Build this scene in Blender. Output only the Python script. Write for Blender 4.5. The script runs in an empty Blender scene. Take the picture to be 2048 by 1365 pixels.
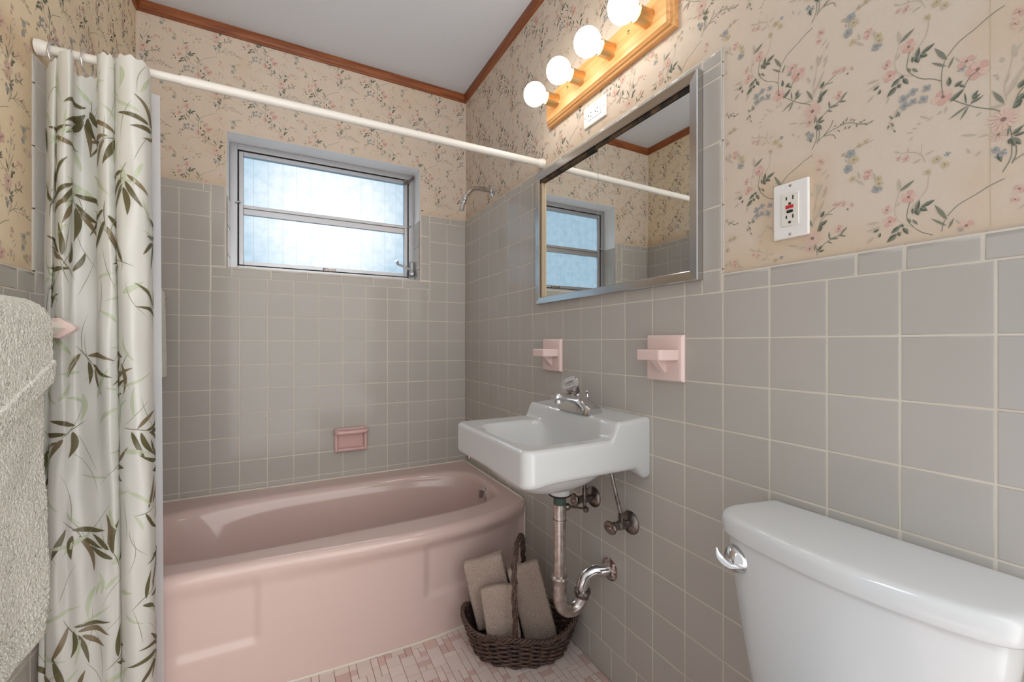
import bpy, bmesh, math, random
from mathutils import Vector, Matrix, noise
random.seed(7)
PI = math.pi
C = bpy.context.scene.collection
V = Vector
def lin(c):
    c = c/255.0
    return c/12.92 if c <= .04045 else ((c+.055)/1.055)**2.4
def rgb(r, g, b): return (lin(r), lin(g), lin(b), 1.0)
def sm(a, b, x):
    t = min(1, max(0, (x-a)/(b-a))); return t*t*(3-2*t)
def lerp(a, b, t): return a+(b-a)*t
# ---------------------------------------------------------------- materials
def nodes(m):
    nt = m.node_tree; return nt, nt.nodes, nt.links
def mat(name, col, rough=.5, metal=0., spec=.5, bump=0., bscale=200., var=0., vscale=8., coat=0., col2=None, island=0., dist=.001, detail=3):
    m = bpy.data.materials.new(name); m.use_nodes = True
    nt, N, L = nodes(m); b = N['Principled BSDF']
    b.inputs['Base Color'].default_value = col
    b.inputs['Roughness'].default_value = rough
    b.inputs['Metallic'].default_value = metal
    b.inputs['Specular IOR Level'].default_value = spec
    b.inputs['Coat Weight'].default_value = coat
    b.inputs['Coat Roughness'].default_value = .05
    tc = N.new('ShaderNodeTexCoord')
    if col2 is not None:
        n = N.new('ShaderNodeTexNoise'); n.inputs['Scale'].default_value = vscale; n.inputs['Detail'].default_value = 5
        L.new(tc.outputs['Object'], n.inputs['Vector'])
        r = N.new('ShaderNodeValToRGB'); r.color_ramp.elements[0].position = .5-var; r.color_ramp.elements[1].position = .5+var
        r.color_ramp.elements[0].color = col; r.color_ramp.elements[1].color = col2
        L.new(n.outputs['Fac'], r.inputs['Fac']); out = r.outputs['Color']
        L.new(out, b.inputs['Base Color'])
    if island > 0:
        g = N.new('ShaderNodeNewGeometry'); h = N.new('ShaderNodeHueSaturation')
        mr = N.new('ShaderNodeMapRange'); mr.inputs['To Min'].default_value = 1-island; mr.inputs['To Max'].default_value = 1+island
        L.new(g.outputs['Random Per Island'], mr.inputs['Value']); L.new(mr.outputs['Result'], h.inputs['Value'])
        if col2 is not None: L.new(out, h.inputs['Color'])
        else: h.inputs['Color'].default_value = col
        L.new(h.outputs['Color'], b.inputs['Base Color'])
    if bump > 0:
        n = N.new('ShaderNodeTexNoise'); n.inputs['Scale'].default_value = bscale; n.inputs['Detail'].default_value = detail
        L.new(tc.outputs['Object'], n.inputs['Vector'])
        bp = N.new('ShaderNodeBump'); bp.inputs['Strength'].default_value = bump; bp.inputs['Distance'].default_value = dist
        L.new(n.outputs['Fac'], bp.inputs['Height']); L.new(bp.outputs['Normal'], b.inputs['Normal'])
    return m
def wood(name, c1, c2, axis, scale=60):
    m = bpy.data.materials.new(name); m.use_nodes = True
    nt, N, L = nodes(m); b = N['Principled BSDF']; b.inputs['Roughness'].default_value = .38
    tc = N.new('ShaderNodeTexCoord'); mp = N.new('ShaderNodeMapping')
    s = [scale]*3; s[axis] = scale*.06; mp.inputs['Scale'].default_value = s
    n = N.new('ShaderNodeTexNoise'); n.inputs['Scale'].default_value = 1.6; n.inputs['Detail'].default_value = 6; n.inputs['Distortion'].default_value = .6
    r = N.new('ShaderNodeValToRGB'); r.color_ramp.elements[0].color = c1; r.color_ramp.elements[1].color = c2
    r.color_ramp.elements[0].position = .33; r.color_ramp.elements[1].position = .64
    L.new(tc.outputs['Object'], mp.inputs['Vector']); L.new(mp.outputs['Vector'], n.inputs['Vector'])
    L.new(n.outputs['Fac'], r.inputs['Fac']); L.new(r.outputs['Color'], b.inputs['Base Color'])
    return m
def wallpaper_mat(name, warm):
    m = bpy.data.materials.new(name); m.use_nodes = True
    nt, N, L = nodes(m); b = N['Principled BSDF']; b.inputs['Roughness'].default_value = .75; b.inputs['Specular IOR Level'].default_value = .25
    tc = N.new('ShaderNodeTexCoord')
    n = N.new('ShaderNodeTexNoise'); n.inputs['Scale'].default_value = 1.7; n.inputs['Detail'].default_value = 6
    r = N.new('ShaderNodeValToRGB')
    r.color_ramp.elements[0].color = rgb(216, 200, 181); r.color_ramp.elements[1].color = rgb(214, 200, 184)
    if warm:
        r.color_ramp.elements[0].color = rgb(236, 216, 184); r.color_ramp.elements[1].color = rgb(232, 218, 196)
    r.color_ramp.elements[0].position = .35; r.color_ramp.elements[1].position = .65
    L.new(tc.outputs['Object'], n.inputs['Vector']); L.new(n.outputs['Fac'], r.inputs['Fac'])
    n2 = N.new('ShaderNodeTexNoise'); n2.inputs['Scale'].default_value = 420; n2.inputs['Detail'].default_value = 2
    L.new(tc.outputs['Object'], n2.inputs['Vector'])
    # brownish damp stains in a few patches
    n3 = N.new('ShaderNodeTexNoise'); n3.inputs['Scale'].default_value = 3.1; n3.inputs['Detail'].default_value = 5
    L.new(tc.outputs['Object'], n3.inputs['Vector'])
    r3 = N.new('ShaderNodeValToRGB'); r3.color_ramp.elements[0].position = .56; r3.color_ramp.elements[1].position = .8
    r3.color_ramp.elements[0].color = (0, 0, 0, 1); r3.color_ramp.elements[1].color = (.75, .75, .75, 1)
    L.new(n3.outputs['Fac'], r3.inputs['Fac'])
    mx = N.new('ShaderNodeMix'); mx.data_type = 'RGBA'
    mx.inputs['B'].default_value = rgb(206, 178, 144)
    # damp tide marks along the tile edges
    def mth(op, a_, b_=None):
        q = N.new('ShaderNodeMath'); q.operation = op; q.use_clamp = op in ('MULTIPLY', 'ADD')
        for k_, v_ in enumerate((a_, b_)):
            if v_ is None: continue
            if isinstance(v_, (int, float)): q.inputs[k_].default_value = v_
            else: L.new(v_, q.inputs[k_])
        return q.outputs[0]
    def ramp(sock, f0, f1):
        q = N.new('ShaderNodeMapRange'); q.inputs['From Min'].default_value = f0; q.inputs['From Max'].default_value = f1; L.new(sock, q.inputs['Value']); return q.outputs['Result']
    sx = N.new('ShaderNodeSeparateXYZ'); L.new(tc.outputs['Object'], sx.inputs[0])
    n4 = N.new('ShaderNodeTexNoise'); n4.inputs['Scale'].default_value = 9; n4.inputs['Detail'].default_value = 6; L.new(tc.outputs['Object'], n4.inputs['Vector'])
    wob = mth('MULTIPLY_ADD', n4.outputs['Fac'], .06); wob.node.inputs[2].default_value = -.03
    zz = mth('SUBTRACT', sx.outputs['Z'], wob); yy = mth('SUBTRACT', sx.outputs['Y'], wob)
    low = ramp(zz, 1.30, 1.225); hi = mth('MULTIPLY', ramp(zz, 1.82, 1.765), mth('MULTIPLY', ramp(sx.outputs['Z'], 1.70, 1.72), ramp(yy, -1.58, -1.55)))
    edge = mth('MULTIPLY', ramp(yy, -.93, -.80), ramp(zz, 1.83, 1.78)) if warm else mth('MULTIPLY', mth('MULTIPLY', ramp(yy, -1.68, -1.71), ramp(yy, -1.86, -1.82)), mth('MULTIPLY', ramp(zz, 1.24, 1.27), ramp(zz, 1.45, 1.40)))
    tot = mth('MULTIPLY', mth('MAXIMUM', mth('MAXIMUM', low, hi), edge), .7 if warm else .5)
    fac = mth('MAXIMUM', r3.outputs['Color'], tot)
    L.new(fac, mx.inputs['Factor']); L.new(r.outputs['Color'], mx.inputs['A'])
    L.new(mx.outputs['Result'], b.inputs['Base Color'])
    bp = N.new('ShaderNodeBump'); bp.inputs['Strength'].default_value = .25; bp.inputs['Distance'].default_value = .0006
    L.new(n2.outputs['Fac'], bp.inputs['Height']); L.new(bp.outputs['Normal'], b.inputs['Normal'])
    return m
def cloth_mat(name, col, trans=.5, transp=0.):
    m = bpy.data.materials.new(name); m.use_nodes = True
    nt, N, L = nodes(m); N.remove(N['Principled BSDF']); o = N['Material Output']
    d = N.new('ShaderNodeBsdfDiffuse'); d.inputs['Color'].default_value = col
    t = N.new('ShaderNodeBsdfTranslucent'); t.inputs['Color'].default_value = col
    g = N.new('ShaderNodeBsdfGlossy'); g.inputs['Roughness'].default_value = .35; g.inputs['Color'].default_value = (1, 1, 1, 1)
    a = N.new('ShaderNodeMixShader'); a.inputs[0].default_value = trans
    L.new(d.outputs[0], a.inputs[1]); L.new(t.outputs[0], a.inputs[2])
    c = N.new('ShaderNodeMixShader'); c.inputs[0].default_value = .05
    L.new(a.outputs[0], c.inputs[1]); L.new(g.outputs[0], c.inputs[2])
    last = c
    if transp > 0:
        tp = N.new('ShaderNodeBsdfTransparent'); e = N.new('ShaderNodeMixShader'); e.inputs[0].default_value = transp
        L.new(c.outputs[0], e.inputs[1]); L.new(tp.outputs[0], e.inputs[2]); last = e
    L.new(last.outputs[0], o.inputs['Surface'])
    return m
def emit_mat(name, col, s):
    m = bpy.data.materials.new(name); m.use_nodes = True
    b = m.node_tree.nodes['Principled BSDF']
    b.inputs['Base Color'].default_value = (.9, .9, .9, 1); b.inputs['Emission Color'].default_value = col; b.inputs['Emission Strength'].default_value = s
    return m
def glass_mat(name, rough, col=(1, 1, 1, 1), ior=1.45):
    m = bpy.data.materials.new(name); m.use_nodes = True
    b = m.node_tree.nodes['Principled BSDF']
    b.inputs['Base Color'].default_value = col; b.inputs['Transmission Weight'].default_value = 1
    b.inputs['Roughness'].default_value = rough; b.inputs['IOR'].default_value = ior
    return m

M = {}
M['wallpaper'] = wallpaper_mat('wallpaper', False)
M['wallpaper_aged'] = wallpaper_mat('wallpaper_aged', True)
M['plaster'] = mat('plaster', rgb(240, 240, 240), .6, bump=.15, bscale=60)
M['ceiling'] = mat('ceiling_paint', rgb(220, 225, 232), .55)
M['tile'] = mat('grey_glazed_tile', rgb(180, 176, 168), .10, spec=.22, col2=rgb(184, 178, 172), var=.25, vscale=3, island=.018, bump=.08, bscale=18, dist=.001)
M['grout'] = mat('grout', rgb(220, 213, 200), .8, col2=rgb(210, 200, 184), var=.2, vscale=6)
M['floor_a'] = mat('floor_tile_pale', rgb(228, 212, 205), .3, island=.05)
M['floor_b'] = mat('floor_tile_rose', rgb(214, 184, 177), .3, island=.06)
M['floor_grout'] = mat('floor_grout', rgb(150, 115, 106), .8)
M['pink'] = mat('pink_enamel', rgb(214, 189, 182), .09, spec=.5, bump=.03, bscale=6, dist=.002)
M['pink_ceramic'] = mat('pink_ceramic', rgb(228, 203, 197), .15)
M['soap_pink'] = mat('soap_dish_pink', rgb(212, 175, 170), .2)
M['white'] = mat('white_porcelain', rgb(204, 205, 205), .08, spec=.5)
M['white_plastic'] = mat('white_plastic', rgb(238, 236, 232), .3)
M['cream_plastic'] = mat('cream_plastic', rgb(230, 226, 216), .3)
M['rod'] = mat('rod_white', rgb(228, 224, 216), .3)
M['chrome'] = mat('chrome', rgb(215, 215, 216), .07, metal=1)
M['worn_chrome'] = mat('worn_chrome', rgb(212, 208, 206), .3, metal=1, col2=rgb(176, 164, 157), var=.16, vscale=45, bump=.1, bscale=90)
M['dull_metal'] = mat('dull_metal', rgb(158, 150, 145), .32, metal=1, col2=rgb(106, 96, 90), var=.18, vscale=60, bump=.2, bscale=150)
M['brass_old'] = mat('old_brass', rgb(160, 138, 92), .35, metal=1)
M['green_band'] = mat('verdigris', rgb(60, 78, 68), .6)
M['rubber'] = mat('black_rubber', rgb(30, 24, 23), .6)
M['pitted'] = mat('pitted_chrome', rgb(222, 216, 211), .3, metal=.8, bump=.3, bscale=200, col2=rgb(112, 78, 70), var=.1, vscale=60)
M['rust'] = mat('rust', rgb(120, 72, 52), .8, bump=.3, bscale=200, col2=rgb(80, 56, 46), var=.2, vscale=80)
M['steel'] = mat('brushed_steel', rgb(200, 198, 196), .2, metal=1)
M['aluminium'] = mat('aluminium', rgb(176, 176, 178), .38, metal=.85, bump=.1, bscale=80)
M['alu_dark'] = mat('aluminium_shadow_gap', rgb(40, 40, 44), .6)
M['mirror'] = mat('mirror', rgb(232, 234, 232), .004, metal=1)
M['track'] = mat('rusted_track', rgb(52, 46, 42), .6, metal=.5, col2=rgb(110, 88, 64), var=.12, vscale=30)
M['track_light'] = mat('track_light', rgb(196, 178, 150), .5, metal=.6)
M['oak'] = wood('oak_board', rgb(226, 172, 112), rgb(206, 148, 88), 1)
M['trim_x'] = wood('trim_wood_x', rgb(160, 92, 48), rgb(118, 62, 30), 0)
M['trim_y'] = wood('trim_wood_y', rgb(160, 92, 48), rgb(118, 62, 30), 1)
M['brass'] = mat('brass_cup', rgb(206, 172, 122), .22, metal=1)
M['bulb'] = emit_mat('bulb_glow', (1, .94, .87, 1), 9.5)
M['socket_white'] = mat('socket_white', rgb(240, 236, 226), .4)
M['black'] = mat('black_plastic', rgb(20, 20, 22), .4)
M['red'] = mat('red_plastic', rgb(200, 40, 44), .4)
M['slot'] = mat('slot_dark', rgb(18, 16, 15), .7)
M['gap'] = mat('gap_line', rgb(150, 146, 140), .7)
M['towel_green'] = mat('sage_terry', rgb(226, 225, 210), .95, spec=.1, bump=1., bscale=190, dist=.006, col2=rgb(250, 250, 244), var=.2, vscale=210)
M['towel_taupe'] = mat('taupe_terry', rgb(170, 151, 139), .95, spec=.1, bump=1., bscale=260, dist=.005, col2=rgb(196, 178, 166), var=.2, vscale=240)
M['wicker'] = mat('dark_wicker', rgb(98, 72, 60), .4, col2=rgb(46, 33, 29), var=.14, vscale=70, island=.25)
M['wicker_braid'] = mat('wicker_braid', rgb(104, 80, 68), .45, col2=rgb(54, 40, 36), var=.16, vscale=160)
M['wicker_in'] = mat('wicker_lining', rgb(52, 36, 30), .8)
M['curtain'] = cloth_mat('curtain_cloth', rgb(238, 238, 232), .42)
M['leaf_dark'] = cloth_mat('leaf_print_olive', rgb(104, 98, 66), .25)
M['leaf_brown'] = cloth_mat('leaf_print_brown', rgb(132, 116, 88), .25)
M['leaf_pale'] = cloth_mat('leaf_print_pale', rgb(206, 214, 188), .35)
M['leaf_line'] = cloth_mat('leaf_print_line', rgb(160, 160, 136), .3)
M['liner'] = cloth_mat('liner_vinyl', rgb(236, 240, 246), .5, .22)
M['caulk'] = mat('caulk', rgb(224, 214, 200), .6)
M['pvc_knob'] = glass_mat('clear_acrylic', .04, ior=1.3); M['pvc_knob'].node_tree.nodes['Principled BSDF'].inputs['Transmission Weight'].default_value = .88
M['p_dark'] = mat('print_dark_green', rgb(92, 98, 84), .8)
M['p_mid'] = mat('print_grey_green', rgb(128, 130, 114), .8)
M['p_pale'] = mat('print_pale', rgb(190, 178, 160), .8)
M['p_rose'] = mat('print_rose', rgb(208, 168, 154), .8)
M['p_blush'] = mat('print_blush', rgb(216, 186, 170), .8)
M['p_blue'] = mat('print_blue', rgb(160, 163, 163), .8)
M['p_straw'] = mat('print_straw', rgb(200, 184, 152), .8)
M['p_core'] = mat('print_core', rgb(140, 118, 106), .8)
# frosted pane
def pane_mat():
    m = bpy.data.materials.new('frosted_pane'); m.use_nodes = True
    nt, N, L = nodes(m); b = N['Principled BSDF']
    b.inputs['Transmission Weight'].default_value = 1; b.inputs['Roughness'].default_value = .22; b.inputs['IOR'].default_value = 1.3
    tc = N.new('ShaderNodeTexCoord'); n = N.new('ShaderNodeTexNoise'); n.inputs['Scale'].default_value = 30; n.inputs['Detail'].default_value = 6
    L.new(tc.outputs['Object'], n.inputs['Vector'])
    r = N.new('ShaderNodeValToRGB'); r.color_ramp.elements[0].color = (.84, .88, .9, 1); r.color_ramp.elements[1].color = (1, 1, 1, 1)
    r.color_ramp.elements[0].position = .3; r.color_ramp.elements[1].position = .6
    L.new(n.outputs['Fac'], r.inputs['Fac'])
    sx = N.new('ShaderNodeSeparateXYZ'); L.new(tc.outputs['Object'], sx.inputs[0])
    mm = N.new('ShaderNodeMath'); mm.operation = 'PINGPONG'; mm.inputs[1].default_value = .031; L.new(sx.outputs['X'], mm.inputs[0])
    lt = N.new('ShaderNodeMath'); lt.operation = 'GREATER_THAN'; lt.inputs[1].default_value = .0302; L.new(mm.outputs[0], lt.inputs[0])
    mx = N.new('ShaderNodeMix'); mx.data_type = 'RGBA'; mx.inputs['B'].default_value = (.68, .74, .76, 1)
    L.new(lt.outputs[0], mx.inputs['Factor']); L.new(r.outputs['Color'], mx.inputs['A'])
    L.new(mx.outputs['Result'], b.inputs['Base Color'])
    return m
M['pane'] = pane_mat()
# ---------------------------------------------------------------- mesh builder
ORI = {}
class MB:
    def __init__(s): s.v = []; s.f = []; s.m = []
    def add(s, vs, fs, mi=0):
        o = len(s.v); s.v += [tuple(p) for p in vs]
        for f in fs: s.f.append([i+o for i in f]); s.m.append(mi)
    def box(s, a, b, mi=0):
        x0, y0, z0 = [min(p, q) for p, q in zip(a, b)]; x1, y1, z1 = [max(p, q) for p, q in zip(a, b)]
        s.add([(x0,y0,z0),(x1,y0,z0),(x1,y1,z0),(x0,y1,z0),(x0,y0,z1),(x1,y0,z1),(x1,y1,z1),(x0,y1,z1)],
              [(0,3,2,1),(4,5,6,7),(0,1,5,4),(1,2,6,5),(2,3,7,6),(3,0,4,7)], mi)
    def loft(s, rings, closed=True, c0=True, c1=True, mi=0):
        n = len(rings[0]); vs = [p for r in rings for p in r]; fs = []
        for k in range(len(rings)-1):
            for i in range(n if closed else n-1):
                j = (i+1) % n
                fs.append((k*n+i, k*n+j, (k+1)*n+j, (k+1)*n+i))
        if c0: fs.append(tuple(range(n))[::-1])
        if c1: fs.append(tuple(range((len(rings)-1)*n, len(rings)*n)))
        s.add(vs, fs, mi)
    def tube(s, path, r, n=12, caps=True, mi=0, closed=False):
        P = [V(p) for p in path]; k = len(P); rings = []
        rr = r if isinstance(r, (list, tuple)) else [r]*k
        up = None
        for i in range(k):
            if closed: t = (P[(i+1) % k]-P[i-1])
            else: t = P[min(i+1, k-1)]-P[max(i-1, 0)]
            t.normalize()
            if up is None:
                up = t.orthogonal().normalized()
            else:
                up = (up-t*up.dot(t)); up = up.normalized() if up.length > 1e-6 else t.orthogonal().normalized()
            w = t.cross(up)
            rings.append([P[i]+(up*math.cos(2*PI*j/n)+w*math.sin(2*PI*j/n))*rr[i] for j in range(n)])
        if closed: rings.append(rings[0]); caps = False
        s.loft(rings, True, caps, caps, mi)
    def lathe(s, prof, o, ax, n=24, mi=0, caps=True, sx=1., up=None):
        o = V(o); ax = V(ax).normalized(); u = (V(up) if up else ax.orthogonal()).normalized(); w = ax.cross(u)
        rings = [[o+ax*h+(u*math.cos(2*PI*j/n)*sx+w*math.sin(2*PI*j/n))*max(r, 1e-5) for j in range(n)] for r, h in prof]
        s.loft(rings, True, caps, caps, mi)
    def grid(s, fn, nu, nv, mi=0):
        vs = [fn(i/nu, j/nv) for i in range(nu+1) for j in range(nv+1)]
        s.add(vs, [(i*(nv+1)+j, (i+1)*(nv+1)+j, (i+1)*(nv+1)+j+1, i*(nv+1)+j+1) for i in range(nu) for j in range(nv)], mi)
    def build(s, name, mats, parent=None, loc=None, smooth=True, angle=35, bevel=0, seg=3, recalc=True, merge=0):
        if not isinstance(mats, (list, tuple)): mats = [mats]
        o3 = ORI[parent.name] if (parent is not None and loc is None) else V(loc if loc is not None else (0, 0, 0))
        me = bpy.data.meshes.new(name)
        me.from_pydata([(p[0]-o3.x, p[1]-o3.y, p[2]-o3.z) for p in s.v], [], s.f)
        for m in mats: me.materials.append(M[m] if isinstance(m, str) else m)
        me.polygons.foreach_set('material_index', s.m)
        if recalc or merge:
            bm = bmesh.new(); bm.from_mesh(me)
            if merge: bmesh.ops.remove_doubles(bm, verts=bm.verts, dist=merge)
            bmesh.ops.recalc_face_normals(bm, faces=bm.faces); bm.to_mesh(me); bm.free()
        if smooth:
            me.shade_smooth()
            if angle < 180: me.set_sharp_from_angle(angle=math.radians(angle))
        me.update()
        ob = bpy.data.objects.new(name, me); C.objects.link(ob)
        if parent is not None: ob.parent = parent
        else: ob.location = o3
        ORI[ob.name] = o3
        if bevel:
            md = ob.modifiers.new('bevel', 'BEVEL'); md.width = bevel; md.segments = seg; md.limit_method = 'ANGLE'; md.angle_limit = math.radians(40)
            md.harden_normals = False
        return ob
def thing(name, label, cat, loc, group=None):
    o = bpy.data.objects.new(name, None); C.objects.link(o); o.location = loc; o.empty_display_size = .05
    o['label'] = label; o['category'] = cat
    if group: o['group'] = group
    ORI[o.name] = V(loc); return o
def tag(o, label, cat, group=None):
    o['label'] = label; o['category'] = cat
    if group: o['group'] = group
    return o
def struct(o): o['kind'] = 'structure'; return o
def rrect(x0, x1, y0, y1, r, z, k=6, plane='xy'):
    pts = []
    for cx, cy, a0 in ((x1-r, y1-r, 0), (x0+r, y1-r, 90), (x0+r, y0+r, 180), (x1-r, y0+r, 270)):
        for i in range(k+1):
            a = math.radians(a0+90*i/k); pts.append((cx+r*math.cos(a), cy+r*math.sin(a)))
    return pts
def crom(P, per=8, closed=False):
    P = [V(p) for p in P]; out = []; n = len(P)
    for i in range(n if closed else n-1):
        if closed: a, b, c, d = P[i-1], P[i], P[(i+1) % n], P[(i+2) % n]
        else: a, b, c, d = P[max(i-1, 0)], P[i], P[i+1], P[min(i+2, n-1)]
        for k in range(per):
            t = k/per
            out.append(.5*((2*b)+(c-a)*t+(2*a-5*b+4*c-d)*t*t+(3*b-a-3*c+d)*t*t*t))
    if not closed: out.append(P[-1])
    return out
def interp(tab, x):
    if x <= tab[0][0]: return tab[0][1]
    for (a, p), (b, q) in zip(tab, tab[1:]):
        if x <= b: return lerp(p, q, (x-a)/(b-a))
    return tab[-1][1]
def sinterp(tab, x):   # smooth interpolation (Catmull-Rom on a table)
    n = len(tab)
    if x <= tab[0][0]: return tab[0][1]
    if x >= tab[-1][0]: return tab[-1][1]
    for i in range(n-1):
        if x <= tab[i+1][0]:
            x0, y0 = tab[i]; x1, y1 = tab[i+1]; t = (x-x0)/(x1-x0)
            def sl(j):
                a = tab[max(j-1, 0)]; b = tab[min(j+1, n-1)]; return (b[1]-a[1])/(b[0]-a[0])
            m0, m1 = sl(i)*(x1-x0), sl(i+1)*(x1-x0)
            return (2*t**3-3*t*t+1)*y0+(t**3-2*t*t+t)*m0+(-2*t**3+3*t*t)*y1+(t**3-t*t)*m1
# ---------------------------------------------------------------- room
P = .1088; ROW0 = 1.0801; LX = -1.4425; YF = -2.95; ZC = 2.484; WP = .006
WX0, WX1, WZ0, WZ1 = -1.137, -.262, 1.41, 2.015      # window opening
CAPZ, TUBZ, TUBT = 1.1889, 1.7329, 1.771
back = lambda a, b, d: (a, d, b)
right = lambda a, b, d: (d, a, b)
left = lambda a, b, d: (LX-d, a, b)
def tile(mb, mp, a0, a1, b0, b1, edges='gggg', mi=0, t=.0):
    g = .0017; a0 += g; a1 -= g; b0 += g; b1 -= g
    if a1-a0 < .004 or b1-b0 < .004: return
    E = [(.0105, .006) if c == 'r' else (.0014, .0009) for c in edges]   # L R B T
    K = 4; rings = []
    tl = [random.uniform(-.00012, .00012) for _ in range(4)]
    for k in range(K+1):
        th = PI/2*k/K; i_ = [e*(1-math.cos(th)) for e, q in E]; d_ = [q*(1-math.sin(th)) for e, q in E]
        rings.append([mp(a0+i_[0], b0+i_[2], max(d_[0], d_[2])+tl[0]), mp(a1-i_[1], b0+i_[2], max(d_[1], d_[2])+tl[1]),
                      mp(a1-i_[1], b1-i_[3], max(d_[1], d_[3])+tl[2]), mp(a0+i_[0], b1-i_[3], max(d_[0], d_[3])+tl[3])])
    i_ = [min(e+.0012, .45*(a1-a0 if n_ < 2 else b1-b0)) for n_, (e, q) in enumerate(E)]
    rings.append([mp(a0+i_[0], b0+i_[2], tl[0]), mp(a1-i_[1], b0+i_[2], tl[1]), mp(a1-i_[1], b1-i_[3], tl[2]), mp(a0+i_[0], b1-i_[3], tl[3])])
    mb.loft(rings, True, False, True, mi)
def sub(rects, ex):
    out = []
    for a0, a1, b0, b1 in rects:
        x0, x1, y0, y1 = max(a0, ex[0]), min(a1, ex[1]), max(b0, ex[2]), min(b1, ex[3])
        if x0 >= x1 or y0 >= y1: out.append((a0, a1, b0, b1)); continue
        if x0-a0 > .006: out.append((a0, x0, b0, b1))
        if a1-x1 > .006: out.append((x1, a1, b0, b1))
        if y0-b0 > .006: out.append((x0, x1, b0, y0))
        if b1-y1 > .006: out.append((x0, x1, y1, b1))
    return out
def field(mb, mp, cols, rows, ex=()):
    for i in range(len(cols)-1):
        for j in range(len(rows)-1):
            rs = [(cols[i], cols[i+1], rows[j], rows[j+1])]
            for e in ex: rs = sub(rs, e)
            for r in rs: tile(mb, mp, *r)
def quad(mb, mp, a0, a1, b0, b1, d, mi=1):
    mb.add([mp(a0, b0, d), mp(a1, b0, d), mp(a1, b1, d), mp(a0, b1, d)], [(0, 1, 2, 3)], mi)
# --- wallpaper print
STEMS= [('g', 9, [(3, 76), (0, 63), (-1, 47), (0, 31)]), ('g', 9, [(-1, 46), (-11, 55), (-25, 63), (-37, 77), (-43, 89), (-42, 105), (-39, 116)]), ('p', 8, [(-32, 71), (-52, 86), (-59, 104), (-58, 118), (-52, 139)]), ('g', 9, [(6, 81), (18, 95), (37, 105), (52, 114), (66, 119)]), ('g', 10, [(9, 13), (27, -5), (43, -18), (58, -28), (65, -37)]), ('g', 8, [(75, -31), (79, -16), (85, -8), (98, 1), (105, 5)]), ('g', 8, [(87, -5), (100, -7)]), ('g', 9, [(70, -50), (73, -73), (73, -84), (72, -103), (64, -121)]), ('g', 8, [(77, -87), (77, -100), (73, -112)]), ('g', 7, [(73, -71), (85, -61), (100, -52), (112, -49), (123, -38)]), ('g', 7, [(73, -109), (89, -100), (107, -96), (125, -95), (142, -105), (155, -110), (163, -108)]), ('g', 7, [(85, -103), (100, -106), (105, -116)]), ('g', 7, [(85, -101), (96, -90), (101, -79)]), ('g', 8, [(25, 24), (31, 35), (39, 39)]), ('p', 7, [(68, -19), (66, 3), (70, 20), (75, 45)]), ('p', 6, [(-52, -49), (-37, -52), (-25, -61), (-20, -75)]), ('p', 6, [(-25, -61), (-24, -43)]), ('g', 6, [(1, 21), (0, 31)]), ('p', 6, [(-16, -93), (-18, -118), (-30, -135), (-39, -147)]), ('p', 6, [(125, -180), (128, -153), (142, -145), (164, -143)]), ('p', 6, [(-59, 24), (-52, 31)]), ('p', 6, [(-59, -8), (-66, 10), (-54, 24)])]
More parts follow.
